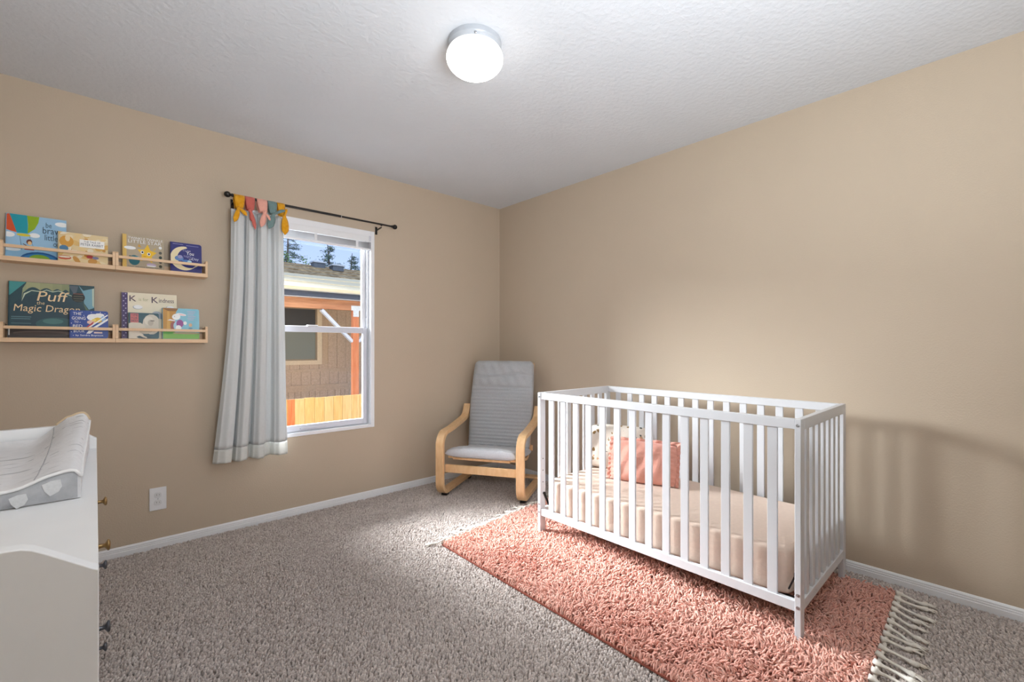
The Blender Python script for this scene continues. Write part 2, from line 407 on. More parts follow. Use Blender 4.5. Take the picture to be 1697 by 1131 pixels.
# mattress with its fitted sheet
M_sheet = mat('blush_beige_sheet', (224, 202, 186), .85, .03, 60, bump=.35, bscale=90, bdist=.003, spec=.1, sheen=.1)
mt = thing('crib_mattress', 'crib mattress in a blush beige fitted sheet inside the crib', 'mattress', (-.505, -2.02, .158))
def superbox(cx, cy, z0, z1, hx, hy, nx, ny, nz, r, wob):
    b = MB(); ring = []
    def outline(n):
        pts = []; 
        for k in range(n):
            t = 2*PI*k/n; c, s = math.cos(t), math.sin(t); e = .10
            pts.append((math.copysign(abs(c)**e, c), math.copysign(abs(s)**e, s)))
        return pts
    n = 96; O = outline(n); vs = []; fs = []
    levels = []
    for i in range(9): t = i/8*PI/2; levels.append((z0 + r - r*math.cos(t) if False else z0 + r*(1-math.cos(t)), 1 - (r*(1-math.sin(t)))/min(hx, hy)))
    for i in range(1, 6): levels.append((z0+r+(z1-z0-2*r)*i/6, 1.0))
    for i in range(9): t = i/8*PI/2; levels.append((z1 - r*(1-math.sin(t)), 1 - (r*(1-math.cos(t)))/min(hx, hy)))
    for k in (.9, .75, .55, .35, .15): levels.append((z1+.004*(1-k), levels[21][1]*k))
    for li, (z, k) in enumerate(levels):
        sh = 1-k
        for j, (a, c) in enumerate(O):
            x = a*(hx - sh*min(hx, hy)); y = c*(hy - sh*min(hx, hy)) if li < 23 else c*hy*k
            if li >= 23: x = a*hx*k
            w = wob*math.sin(c*hy*55+z*30)*math.sin(a*7+z*50) + wob*.6*math.sin(c*hy*120)
            vs.append((cx+x+(w if abs(a) > .95 and li < 22 else 0), cy+y, z + (wob*.7*math.sin(y*23+x*9) if li >= 22 else 0)))
    L = len(levels)
    for i in range(L-1):
        for j in range(n): fs.append((i*n+j, i*n+(j+1) % n, (i+1)*n+(j+1) % n, (i+1)*n+j))
    fs.append(tuple(range(n))[::-1]); fs.append(tuple((L-1)*n+j for j in range(n)))
    return b.add(vs, fs)
superbox(-.505, -2.015, .158, .342, .315, .648, 0, 0, 0, .018, .0022).build('fitted_sheet', M_sheet, mt, smooth=True)

def pillow(name, label, c, yaw, tilt, w, h, t, m, puck, ruffle=0, seed=0, mats=None):
    """cushion standing on its long edge; local x = width, z = height, leaning back by tilt"""
    r = random.Random(seed)
    th = thing(name, label, 'pillow', c, 0, 'pillows in the crib')
    ph = [r.uniform(0, 6) for _ in range(8)]
    def surf(sgn):
        def f(u, v):
            a, e = 2*u-1, 2*v-1
            fx = 1-abs(a)**3.2; fz = 1-abs(e)**3.2
            y = t/2*(max(fx, 0)*max(fz, 0))**.5
            y *= 1 + puck*(math.sin(a*9+ph[0]+e*2)*.5+math.sin(a*17-e*5+ph[1])*.4)
            x = a*w/2*(1-.05*(1-abs(e)**2)*-1 - .05); z = h/2 + e*h/2*(1-.06*(1-a*a)*-1 - .06)
            y += .004*puck*10*math.exp(-(abs(a)-.93)**2/.01)*math.sin(e*30)
            return Vector((x, sgn*y, z))
        return f
    R = Matrix.Rotation(yaw, 4, 'Z') @ Matrix.Rotation(-tilt, 4, 'X')
    b = MB(); n = 34
    for s in (-1, 1):
        f = surf(s); b.grid(lambda u, v: Vector(c) + (R @ f(u, v)), n, n, flip=s > 0)
    o = b.build('pillow_cover', m, th, smooth=True)
    import bmesh
    bm = bmesh.new(); bm.from_mesh(o.data); bmesh.ops.remove_doubles(bm, verts=bm.verts, dist=.0004); bmesh.ops.recalc_face_normals(bm, faces=bm.faces); bm.to_mesh(o.data); bm.free()
    if ruffle:
        b = MB(); n = 160; vs = []; fs = []
        for k in range(n):
            q = 4*k/n; sd, tt = int(q), q-int(q); e = 2*tt-1
            a, c_ = ((e, -1), (1, e), (-e, 1), (-1, -e))[sd]
            for i in range(4):
                kk = 1+ i/3*ruffle/(w/2 if sd % 2 else h/2)*(1.0)
                x = a*w/2*.97*(kk if True else 1); z = h/2 + c_*h/2*.97*kk
                y = .009*i/3*math.sin(k*1.35+ph[2]) + .004*i/3*math.sin(k*.53)
                z = max(z, .003)
                vs.append(Vector(c) + R @ Vector((x, y, z)))
        for k in range(n):
            for i in range(3): j = (k+1) % n; fs.append((k*4+i, j*4+i, j*4+i+1, k*4+i+1))
        o = b.add(vs, fs).build('ruffle', m, th, smooth=True); so = o.modifiers.new('thick', 'SOLIDIFY'); so.thickness = .0015
    return th
def floral():
    m = mat('floral_cotton', (236, 226, 214), .9, .03, 30, spec=.1); t = m.node_tree; n = t.nodes; l = t.links
    r = [x for x in n if x.type == 'VALTORGB'][0]; p = n['Principled BSDF']; mp = [x for x in n if x.type == 'MAPPING'][0]
    prev = r.outputs[0]
    for sc, th, c, off in ((21, .25, (158, 128, 88), 0), (27, .21, (98, 102, 96), 3.7), (17, .20, (212, 172, 140), 8.1)):
        vo = n.new('ShaderNodeTexVoronoi'); vo.inputs['Scale'].default_value = sc
        ad = n.new('ShaderNodeVectorMath'); ad.operation = 'ADD'; ad.inputs[1].default_value = (off, off*.7, off*.3); l.new(mp.outputs[0], ad.inputs[0])
        ns = n.new('ShaderNodeTexNoise'); ns.inputs['Scale'].default_value = 60; l.new(mp.outputs[0], ns.inputs['Vector'])
        va = n.new('ShaderNodeMix'); va.data_type = 'VECTOR'; va.inputs['Factor'].default_value = .018; l.new(ad.outputs[0], va.inputs[4]); l.new(ns.outputs['Color'], va.inputs[5])
        l.new(va.outputs[1], vo.inputs['Vector'])
        lt = n.new('ShaderNodeMath'); lt.operation = 'LESS_THAN'; lt.inputs[1].default_value = th; l.new(vo.outputs['Distance'], lt.inputs[0])
        mx = n.new('ShaderNodeMix'); mx.data_type = 'RGBA'; l.new(lt.outputs[0], mx.inputs['Factor']); l.new(prev, mx.inputs[6]); mx.inputs[7].default_value = (*lin(c), 1)
        prev = mx.outputs[2]
    l.new(prev, p.inputs['Base Color']); return m
M_flor = floral()
M_pink = mat('salmon_muslin', (226, 164, 148), .85, .05, 30, bump=.5, bscale=60, bdist=.004, spec=.1, sheen=.2)
pillow('throw_pillow', 'white floral print pillow standing behind the pink one in the crib', (-.325, -1.505, .343), math.radians(-65), .20, .40, .285, .10, M_flor, .08, 0, 3)
pillow('throw_pillow', 'salmon pink muslin pillow with ruffled edge standing in the crib', (-.475, -1.800, .345), math.radians(-72), .30, .385, .24, .11, M_pink, .16, .020, 5)

# ------------------------------------------------------------------ armchair in the corner
CO = Vector((-.705, -.6175, 0)); CW = Vector((.5133, -.8582, 0)); CR = Vector((.8582, .5133, 0))
arm = thing('armchair', 'bentwood birch armchair with grey quilted cushion in the corner', 'armchair', CO)
def cf(s, z, w): return CO + CR*s + CW*w + Vector((0, 0, z))
def arc(c, r, a0, a1, n=8): return [(c[0]+r*math.cos(a0+(a1-a0)*i/n), c[1]+r*math.sin(a0+(a1-a0)*i/n)) for i in range(n+1)]
fz = .030
path = [(.52, fz+.016)] + [(.30, fz+.016), (.10, fz+.016)] + arc((.015, fz+.016+.085), .085, -PI/2, -PI, 8) + [(-.070, .25)] \
     + arc((.025, .400), .095, PI, PI-1.42, 9) + [(.12, .502), (.30, .530), (.38, .545)] + arc((.372, .632), .086, -1.40, -.40, 6) + [(.478, .648)]
for s in (-1, 1):
    w0, w1 = (s*.340, s*.280) if s < 0 else (.280, .340)
    b = MB(); b.strip(path, cf, .030, min(w0, w1), max(w0, w1))
    sf = b.build('side_frame', M_birch, arm, smooth=True, auto=.6, bevel=.003)
    for q in (-.0, .46):
        MB().add([cf(q+i*.045, z, s*.31+j*.022) for z in (.0125, fz+.002) for i, j in ((0,-1),(1,-1),(1,1),(0,1))],
                 [(3,2,1,0),(4,5,6,7),(0,1,5,4),(1,2,6,5),(2,3,7,6),(3,0,4,7)]).build('foot_pad', M_black, sf)
def cbar(name, s0, z0, s1, z1, wa, wb, t, m=M_birch, bev=.003):
    """bar across the chair from wa to wb with section from (s0,z0) to (s1,z1)"""
    vs = [cf(s, z, w) for w in (wa, wb) for s, z in ((s0, z0), (s1, z0), (s1, z1), (s0, z1))]
    return MB().add(vs, [(3,2,1,0),(4,5,6,7),(0,1,5,4),(1,2,6,5),(2,3,7,6),(3,0,4,7)]).build(name, m, arm, bevel=bev)
cbar('front_rail', -.050, .203, -.028, .262, -.2795, .2795, 0)
cbar('rear_stretcher', .440, .0625, .505, .0800, -.335, .335, 0)
cbar('back_stretcher', .400, .300, .420, .345, -.2795, .2795, 0)
# sprung seat and back frame: two bent strips with slats between
bp = [(-.03, .318), (.08, .305), (.20, .275), (.29, .258)] + arc((.300, .352), .095, -1.45, -.24, 8) + [(.425, .50), (.470, .70), (.520, .90), (.545, 1.0)]
for s in (-1, 1):
    b = MB(); b.strip(bp, cf, .020, s*.222 if s > 0 else -.262, .262 if s > 0 else -.222)
    b.build('seat_frame', M_birch, arm, smooth=True, bevel=.002)
for i, q in enumerate((0, 2, 11, 13, 14)):
    a = Vector(bp[q])
    cbar('frame_slat', a.x-.008, a.y-.018, a.x+.012, a.y+.018 if q > 8 else a.y, -.2215, .2215, 0)
cbar('frame_slat', .540, .955, .556, 1.0, -.2215, .2215, 0)

def path_len(P):
    L = [0]
    for a, c in zip(P, P[1:]): L.append(L[-1]+math.hypot(c[0]-a[0], c[1]-a[1]))
    return L
def along(P, L, d):
    d = min(max(d, 0), L[-1])
    for i in range(len(P)-1):
        if d <= L[i+1]+1e-9:
            t = (d-L[i])/(L[i+1]-L[i]); a, c = Vector(P[i]), Vector(P[i+1]); return a+(c-a)*t, (c-a).normalized()
    return Vector(P[-1]), (Vector(P[-1])-Vector(P[-2])).normalized()
def cushion(name, P, wfn, tfn, m, nu=40, nv=140, back=.012, par=arm):
    L = path_len(P); tot = L[-1]
    def pt(u, v, side):
        d = v*tot; c, t = along(P, L, d)
        c0, t0 = along(P, L, d-.03); c1, t1 = along(P, L, d+.03); t = (t0+t1).normalized()
        n = Vector((-t.y, t.x))      # to the sitter's side
        a = 2*u-1; w = wfn(v)*a
        ez = max(0, 1-abs(a)**6)**.5 * min(1, (max(0, 1-abs(2*v-1)**36))**.5+.0)
        k = tfn(v, a)*ez if side else -back*ez
        q = c + n*(.016+k)
        return cf(q.x, q.y, w)
    b = MB()
    b.grid(lambda u, v: pt(u, v, 1), nu, nv); b.grid(lambda u, v: pt(u, v, 0), nu, nv, flip=True)
    o = b.build(name, m, par, smooth=True)
    import bmesh
    bm = bmesh.new(); bm.from_mesh(o.data); bmesh.ops.remove_doubles(bm, verts=bm.verts, dist=.0003); bmesh.ops.recalc_face_normals(bm, faces=bm.faces); bm.to_mesh(o.data); bm.free()
    return o
backP = [(.385, .315), (.397, .36), (.425, .50), (.470, .70), (.520, .90), (.548, 1.015)]
def tback(v, a):
    z = v
    if z < .69:                                             # quilted channels
        k = .036 + .009*abs(math.sin(z*PI*25)) + .001*math.sin(a*60+z*9)
    else:                                                   # puffed headrest with creases
        q = (z-.69)/.31
        k = .040 + .026*max(0, math.sin(q*PI))**.5 + .006*math.sin(q*9+a*1.7+.5) + .004*math.sin(a*9-q*7) + .0035*math.sin(a*21+q*9)
        k -= .012*math.exp(-((q-.42-.05*math.sin(a*3))/.045)**2)
    return k*(1-.25*a**4)
cushion('back_cushion', backP, lambda v: .262+.012*math.sin(v*PI)-.03*max(0, (v-.95)/.05)**2, tback, M_cush)
M_seat = mat('light_grey_seat_cotton', (190, 192, 197), .9, .05, 120, bump=.35, bscale=420, bdist=.0015, spec=.1, sheen=.2)
seatP = [(-.060, .330), (.0, .330), (.10, .315), (.22, .288), (.34, .278), (.385, .285)]
cushion('seat_cushion', seatP, lambda v: .277+.003*math.sin(v*PI), lambda v, a: .040 + .003*abs(math.sin(v*PI*14)) + .003*math.sin(a*24)*math.sin(v*33), M_seat, 40, 90, .026)

# ------------------------------------------------------------------ dresser at the left edge
DY0, DY1, DXF, DXB = -2.377, -1.127, -2.808, -3.325
dr = thing('dresser', 'white changing table dresser with round metal knobs at the left edge', 'dresser', (-3.06, -1.75, 0))
top_prof = [(DXF, .830), (-2.816, .835), (-2.832, .847), (-2.848, .859), (-2.860, .868), (-2.872, .876), (-2.882, .880), (-2.90, .8815), (DXB, .8815)]
for y0, y1 in ((DY0, DY0+.024), (DY1-.024, DY1)):
    MB().prism([(DXB, .013)]+[(DXF, .013)]+top_prof, lambda a, c, d: (a, d, c), y0, y1).build('side_panel', M_dress, dr, bevel=.002)
MB().box(DXB, DY0+.0245, .775, DXF, DY1-.0245, .798).build('top_board', M_dress, dr, bevel=.0015)
MB().box(DXB, DY0+.0245, .7985, DXB+.018, DY1-.0245, .8815).build('back_rail', M_dress, dr, bevel=.002)
MB().box(DXB, DY0+.0245, .05, DXB+.008, DY1-.0245, .774).build('back_panel', M_dress, dr)
MB().box(DXF-.02, DY0+.0245, .013, DXF-.002, DY1-.0245, .10).build('plinth', M_dress, dr)
M_brass = mat('aged_brass', (150, 122, 82), .3, .12, 40, metal=1)
M_brass_dim = mat('brass_dim_reflection', (96, 98, 104), .3, .12, 40, metal=1)  # lower knobs: same metal, their darker reflections put into the colour
for z0, z1, kz, mk in ((.640, .772, .718, M_brass), (.440, .636, .544, M_brass_dim), (.105, .436, .320, M_brass_dim)):
    d_ = MB().box(DXF-.40, DY0+.027, z0, DXF-.001, DY1-.027, z1).build('drawer', M_dress, dr, bevel=.002)
    for ky in (-1.566, -1.936):
        MB().lathe([(.0001, -.001), (.0065, -.001), (.0050, .002), (.0042, .006), (.0045, .011), (.0085, .0135), (.0118, .0155), (.0120, .0178), (.0095, .0200), (.0001, .0208)], 20,
                   Matrix.Translation((DXF, ky, kz)) @ Matrix.Rotation(PI/2, 4, 'Y')).build('knob', mk, d_, smooth=True)

# contoured changing pad on the dresser
def pad_mat():
    m = mat('pad_cover_print', (222, 222, 224), .9, .03, 50, spec=.1, bump=.3, bscale=90, bdist=.003); t = m.node_tree; n = t.nodes; l = t.links
    r = [x for x in n if x.type == 'VALTORGB'][0]; p = n['Principled BSDF']; co = [x for x in n if x.type == 'TEX_COORD'][0]
    mp = n.new('ShaderNodeMapping'); mp.inputs['Scale'].default_value = (9, 60, 60); mp.inputs['Rotation'].default_value = (0, 0, .06); l.new(co.outputs['Object'], mp.inputs[0])
    no = n.new('ShaderNodeTexNoise'); no.inputs['Scale'].default_value = 1.0; no.inputs['Detail'].default_value = 0; l.new(mp.outputs[0], no.inputs['Vector'])
    r2 = n.new('ShaderNodeValToRGB'); r2.color_ramp.elements[0].position = .70; r2.color_ramp.elements[1].position = .74; l.new(no.outputs['Fac'], r2.inputs[0])
    mx = n.new('ShaderNodeMix'); mx.data_type = 'RGBA'; l.new(r2.outputs[0], mx.inputs['Factor']); l.new(r.outputs[0], mx.inputs[6]); mx.inputs[7].default_value = (*lin((184, 185, 188)), 1)
    l.new(mx.outputs[2], p.inputs['Base Color']); return m
M_pad = pad_mat()
M_padgrey = mat('grey_pad_side', (158, 160, 164), .9, .12, 26, spec=.1, bump=.3, bscale=300, bdist=.001, c2=(182, 184, 188))
M_motif = mat('pale_motif', (204, 206, 208), .9, .05, 200, spec=.1)
M_pipe = mat('white_piping', (232, 232, 232), .9, .03, 40, spec=.1)
M_tanpipe = mat('beige_piping', (206, 184, 154), .9, .03, 40, spec=.1)
pad = thing('changing_pad', 'contoured grey changing pad lying on the white dresser', 'changing pad', (-3.045, -1.485, .798))
PX0, PX1, PY0, PY1 = -3.262, -2.836, -1.815, -1.160
def padz(a, v):           # a across -1..1 (1 = right edge), v 0 near .. 1 far
    e = abs(a)
    bol = min(1, max(0, (e-.42)/.50)); bol = bol*bol*(3-2*bol)
    rise = .030 + .046*max(0, (v-.10)/.90)**1.3
    z = .834 + rise*bol
    if e > .93: z -= (.014+.008*v)*((e-.93)/.07)**2
    z += .010*max(0, 1-v/.06)*0 + .016*max(0, (v-.88)/.12)**2*(1-e*.5)
    return z
def pad_pt(u, v):
    a = 2*u-1; x = (PX0+PX1)/2 + a*(PX1-PX0)/2 + (.014*max(0, (v-.3))*a if a > .8 else 0)
    return (x, PY0+(PY1-PY0)*v, padz(a, v) + .0012*math.sin(v*40+a*9)*math.sin(a*13))
b = MB(); nu, nv = 60, 60
b.grid(pad_pt, nu, nv)
def pad_side(fn):
    b.grid(fn, 1, nu)
def lo(p, inset=.006): return (p[0], p[1], .7995)
b.grid(lambda u, v: pad_pt(u, 0) if v > .5 else lo(pad_pt(u, 0)), nu, 1); b.grid(lambda u, v: pad_pt(u, 1) if v > .5 else lo(pad_pt(u, 1)), nu, 1)
b.grid(lambda u, v: pad_pt(0, u) if v > .5 else lo(pad_pt(0, u)), nv, 1); b.grid(lambda u, v: pad_pt(1, u) if v > .5 else lo(pad_pt(1, u)), nv, 1)
b.grid(lambda u, v: lo(pad_pt(u, v)), nu, nv)
o = b.build('pad_body', M_pad, pad, smooth=True, auto=1.0)
# grey end panel, its leaf motif and the piping round it
b = MB(); b.grid(lambda u, v: (pad_pt(.012+u*.976, 0)[0], PY0-.0028-.006*math.sin(v*PI), (.8015)*(1-v)+v*(pad_pt(.012+u*.976, 0)[2]-.003)), 40, 6)
ep = b.build('end_panel', M_padgrey, pad, smooth=True)
for k, (cx, cz, r) in enumerate(((-2.880, .833, .0125), (-2.930, .815, .011), (-2.985, .826, .012), (-3.045, .815, .012), (-3.105, .824, .011), (-3.165, .822, .012), (-3.215, .835, .011))):
    n = 7; r *= 1.45; ps = [(cx+r*(.8+.25*(i % 2))*math.cos(2*PI*i/n), cz+r*(.8+.25*(i % 2))*math.sin(2*PI*i/n)) for i in range(n)]
    MB().prism(ps, lambda a, c, d: (a, d, c), PY0-.0096, PY0-.0040).build('printed_motif', M_motif, ep)
b = MB(); b.tube([Vector(pad_pt(u, 0))+Vector((0, -.004, .001)) for u in np.linspace(0, 1, 50)], .0036, 8); b.build('piping', M_pipe, pad, smooth=True)
b = MB(); b.tube([Vector(pad_pt(u, 1))+Vector((0, .003, .001)) for u in np.linspace(.84, 1, 20)], .0042, 8); b.build('far_piping', M_tanpipe, pad, smooth=True)
b = MB(); b.tube([Vector(pad_pt(1, v))+Vector((.0005, 0, -.002)) for v in np.linspace(0, 1, 40)], .0035, 8); b.build('piping', M_pipe, pad, smooth=True)
for a in (.28, .865-.005):
    b = MB(); b.tube([Vector(pad_pt((a if a < .5 else .825)*1.0 + (.0 if a < .5 else .015*math.sin(v*3)), v))+Vector((0, 0, .0002)) for v in np.linspace(0, 1, 40)], .0011, 6)
    b.build('seam', M_padgrey, pad, smooth=True)

# ------------------------------------------------------------------ wall outlet
ot = thing('wall_outlet', 'white wall outlet low on the left wall below the curtain', 'outlet', (-2.552, -.001, .284))
MB().box(-2.590, -.0065, .221, -2.514, -.0004, .347).build('cover_plate', M_white, ot, bevel=.002)
M_out = mat('outlet_face', (222, 223, 225), .35, .01, 8)
for z in (.305, .263):
    ps = [(-2.552+.0165*math.copysign(abs(math.cos(t))**.6, math.cos(t)), z+.0145*math.copysign(abs(math.sin(t))**.75, math.sin(t))) for t in np.linspace(0, 2*PI, 24, endpoint=False)]
    f = MB().prism(ps, lambda a, c, d: (a, d, c), -.0095, -.0060).build('receptacle', M_out, ot, bevel=.0008)
    for sx_, hh_ in ((-.006, .0075), (.006, .006)):
        MB().box(-2.552+sx_-.0008, -.0099, z-.001, -2.552+sx_+.0008, -.0094, z-.001+hh_).build('slot', M_dark, f)
MB().lathe([(.0001, 0), (.003, 0), (.0025, .0012), (.0001, .0016)], 12, Matrix.Translation((-2.552, -.0064, .284)) @ Matrix.Rotation(PI/2, 4, 'X')).build('screw', M_steel, ot, smooth=True)

# ------------------------------------------------------------------ ceiling lamp
M_pan = mat('grey_enamel_pan', (176, 181, 188), .35, .02, 20)
def globe_mat():
    m = bpy.data.materials.new('lit_alabaster_glass'); m.use_nodes = True; t = m.node_tree; n = t.nodes; l = t.links; n.clear()
    out = n.new('ShaderNodeOutputMaterial'); e = n.new('ShaderNodeEmission'); co = n.new('ShaderNodeTexCoord'); no = n.new('ShaderNodeTexNoise')
    no.inputs['Scale'].default_value = 9; no.inputs['Detail'].default_value = 3; no.inputs['Distortion'].default_value = 1.5; l.new(co.outputs['Object'], no.inputs['Vector'])
    r = n.new('ShaderNodeValToRGB'); r.color_ramp.elements[0].position = .35; r.color_ramp.elements[0].color = (.93, .86, .76, 1); r.color_ramp.elements[1].position = .62; r.color_ramp.elements[1].color = (1, .975, .93, 1)
    l.new(no.outputs['Fac'], r.inputs[0]); l.new(r.outputs[0], e.inputs[0])
    g = n.new('ShaderNodeBsdfGlossy'); g.inputs['Roughness'].default_value = .15; fr = n.new('ShaderNodeFresnel'); fr.inputs[0].default_value = 1.45
    ge = n.new('ShaderNodeNewGeometry'); sz = n.new('ShaderNodeSeparateXYZ'); l.new(ge.outputs['Normal'], sz.inputs[0])
    mr = n.new('ShaderNodeMapRange'); mr.inputs[1].default_value = .25; mr.inputs[2].default_value = -.7; mr.inputs[3].default_value = 1.2; mr.inputs[4].default_value = LAMP
    l.new(sz.outputs['Z'], mr.inputs[0]); l.new(mr.outputs[0], e.inputs[1]); mx = n.new('ShaderNodeAddShader'); l.new(e.outputs[0], mx.inputs[0])
    mg = n.new('ShaderNodeMixShader'); l.new(fr.outputs[0], mg.inputs[0]); bd = n.new('ShaderNodeBsdfDiffuse'); bd.inputs[0].default_value = (.3, .3, .3, 1)
    l.new(bd.outputs[0], mg.inputs[1]); l.new(g.outputs[0], mg.inputs[2]); l.new(mg.outputs[0], mx.inputs[1]); l.new(mx.outputs[0], out.inputs[0])
    return m
LAMP = 9.0
lx, ly = -1.620, -1.700
lamp = thing('ceiling_lamp', 'round white glass mushroom lamp with grey pan on the ceiling', 'lamp', (lx, ly, H))
T0 = Matrix.Translation((lx, ly, 0))
MB().lathe([(.0001, H-.0003), (.112, H-.0003), (.113, H-.006), (.113, H-.021), (.1095, H-.025), (.108, H-.046), (.104, H-.050), (.0001, H-.050)], 48, T0).build('base_pan', M_pan, lamp, smooth=True, auto=.7)
prof = [(.0001, 2.296)] + [(.1205*math.sin(t), 2.369-.073*math.cos(t)) for t in np.linspace(.08, 2.15, 22)] + [(.095, H-.052), (.0001, H-.052)]
MB().lathe(prof, 48, T0).build('glass_globe', globe_mat(), lamp, smooth=True)
for a in (-2.2, -.1, 2.0):
    d = Vector((math.cos(a), math.sin(a), 0)); b = MB(); p = Vector((lx, ly, H-.036))+d*.107
    b.tube([p, p+d*.006, p+d*.0061, p+d*.010], [.0022, .0022, .0045, .004], 10); b.build('thumbscrew', M_steel, lamp, smooth=True)

# ------------------------------------------------------------------ window
M_track = mat('grey_vinyl_track', (196, 198, 204), .4, .02, 20)
M_sash = mat('window_sash_vinyl', (214, 216, 226), .35, .015, 12)
def glass_mat():
    m = bpy.data.materials.new('window_glass'); m.use_nodes = True; t = m.node_tree; n = t.nodes; l = t.links; n.clear()
    out = n.new('ShaderNodeOutputMaterial'); tr = n.new('ShaderNodeBsdfTransparent'); tr.inputs[0].default_value = (.96, .97, .97, 1)
    g = n.new('ShaderNodeBsdfGlossy'); g.inputs['Roughness'].default_value = .01; fr = n.new('ShaderNodeFresnel'); fr.inputs[0].default_value = 1.25
    mx = n.new('ShaderNodeMixShader'); l.new(fr.outputs[0], mx.inputs[0]); l.new(tr.outputs[0], mx.inputs[1]); l.new(g.outputs[0], mx.inputs[2]); l.new(mx.outputs[0], out.inputs[0]); return m
M_glass = glass_mat()
win = struct(bpy.data.objects.new('window_1', None)); COL.objects.link(win); win.location = ((WX0+WX1)/2, 0, WZ0)
e = .0004
def rect_frame(b, x0, x1, z0, z1, y0, y1, wl, wr, wb, wt, m=None):
    b.box(x0, y0, z0, x0+wl, y1, z1, m); b.box(x1-wr, y0, z0, x1, y1, z1, m)
    b.box(x0+wl, y0, z0, x1-wr, y1, z0+wb, m); b.box(x0+wl, y0, z1-wt, x1-wr, y1, z1, m)
b = MB(); rect_frame(b, WX0+e, WX1-e, WZ0+e, WZ1-e, -.006, .119, .028, .028, .022, .040); fo = b.build('window_frame', M_vinyl, win, bevel=.0015)
b = MB(); rect_frame(b, WX0+.0285, WX1-.0285, WZ0+.0225, WZ1-.0405, .030, .100, .012, .012, .004, .006); b.build('track', M_track, win)
ix0, ix1, iz0, iz1, mz = WX0+.041, WX1-.041, WZ0+.027, WZ1-.047, 1.262
b = MB(); rect_frame(b, ix0, ix1, mz-.012, iz1, .068, .092, .026, .026, .036, .030); us = b.build('upper_sash', M_vinyl, win, bevel=.002)
MB().box(ix0+.026, .079, mz+.024, ix1-.026, .081, iz1-.030).build('pane', M_glass, us)
b = MB(); rect_frame(b, ix0, ix1, iz0, mz+.020, .036, .064, .030, .030, .040, .040); ls = b.build('lower_sash', M_sash, win, bevel=.002)
MB().box(ix0+.030, .049, iz0+.040, ix1-.030, .051, mz-.020).build('pane', M_glass, ls)
MB().box(-1.73, .030, mz+.0205, -1.66, .060, mz+.030).build('sash_lock', M_vinyl, ls, bevel=.003)
MB().box(-1.78, .026, iz0+.012, -1.60, .0358, iz0+.022).build('lift_rail', M_sash, ls, bevel=.002)

# raised mini blind
bl = thing('window_blind', 'white mini blind raised and stacked at the top of the window', 'blind', (-1.69, .006, 1.97))
BX0, BX1 = WX0+.031, WX1-.0300
M_slat = mat('white_blind_slat', (244, 245, 248), .45, .02, 20)
MB().box(BX0, -.004, 1.9335, BX1, .026, 1.9665).build('headrail', M_white, bl, bevel=.002)
MB().box(BX0, -.011, 1.9235, BX1, -.0045, 1.9670).build('valance', M_white, bl, bevel=.0015)
def slat_mesh(z):
    b = MB(); prof = [(-.0045, 0), (.004, .0016), (.0125, .0021), (.021, .0016), (.0265, 0)]
    return b.grid(lambda u, v: (BX0+.004+(BX1-BX0-.008)*u, prof[int(round(v*4))][0], z+prof[int(round(v*4))][1]), 1, 4)
s0 = slat_mesh(1.9200).build('slat', M_slat, bl, smooth=True); s0.modifiers.new('thick', 'SOLIDIFY').thickness = .0009
for k in range(1, 12):
    c = s0.copy(); COL.objects.link(c); c.parent = bl; c.location = s0.location + Vector((0, 0, -.00375*k))
MB().box(BX0+.003, -.0055, 1.8655, BX1-.003, .0265, 1.8765).build('bottom_rail', M_white, bl, bevel=.002)
for x in (-1.985, -1.690, -1.395):
    MB().box(x-.009, -.0075, 1.866, x+.009, -.0062, 1.934).build('ladder_tape', M_white, bl)
MB().box(BX1-.016, -.0135, 1.930, BX1+.0005, -.0112, 1.969).build('end_cap', M_sash, bl, bevel=.001)
b = MB(); cx_ = -1.291
for z in np.arange(.64, 1.86, .0105):
    b.lathe([(.0001, z-.0021), (.0019, z-.001), (.0019, z+.001), (.0001, z+.0021)], 6, Matrix.Translation((cx_, .012, 0)))
b.tube([(cx_, .012, .64), (cx_, .012, 1.90)], .0006, 5)
b.build('bead_chain', M_track, bl, smooth=True)

# ------------------------------------------------------------------ curtain rod and curtain
RY, RZ = -.090, 2.051
rod = thing('curtain_rod', 'thin black curtain rod with round end balls above the window', 'curtain rod', (-1.69, -.001, RZ))
b = MB(); b.tube([(-2.205, RY, RZ), (-1.545, RY, RZ)], .0082, 14); b.build('rod_tube', M_black, rod, smooth=True, auto=.7)
b = MB(); b.tube([(-1.5455, RY, RZ), (-1.160, RY, RZ)], .0066, 14); b.build('rod_tube', M_black, rod, smooth=True, auto=.7)
b = MB(); b.tube([(-1.549, RY, RZ), (-1.5445, RY, RZ)], .0088, 14); b.build('rod_collar', M_steel, rod, smooth=True, auto=.7)
for x, s in ((-2.205, -1), (-1.160, 1)):
    b = MB(); b.lathe([(.0001, -.002), (.0088, -.002), (.0098, .002), (.0098, .005), (.0065, .007), (.0060, .010)] + [(.0178*math.sin(t), .026-.0178*math.cos(t)) for t in np.linspace(.42, 3.12, 14)], 18,
                      Matrix.Translation((x, RY, RZ)) @ Matrix.Rotation(s*PI/2, 4, 'Y'))
    b.build('finial', M_black, rod, smooth=True, auto=.8)
for x in (-2.190, -1.243):
    b = MB(); b.box(x-.008, -.0045, RZ-.060, x+.008, -.0004, RZ-.002)
    b.bar((x, -.004, RZ-.030), (x, RY+.004, RZ-.021), .010, .006, (0, 0, 1))
    b.tube([(x, RY+.012*math.cos(a), RZ+.012*math.sin(a)) for a in np.linspace(PI*1.02, PI*2.12, 12)], .0028, 6)
    b.tube([(x, -.003, RZ-.012), (x, -.006, RZ-.012)], .003, 8)
    b.build('bracket', M_black, rod, smooth=True, auto=.6)

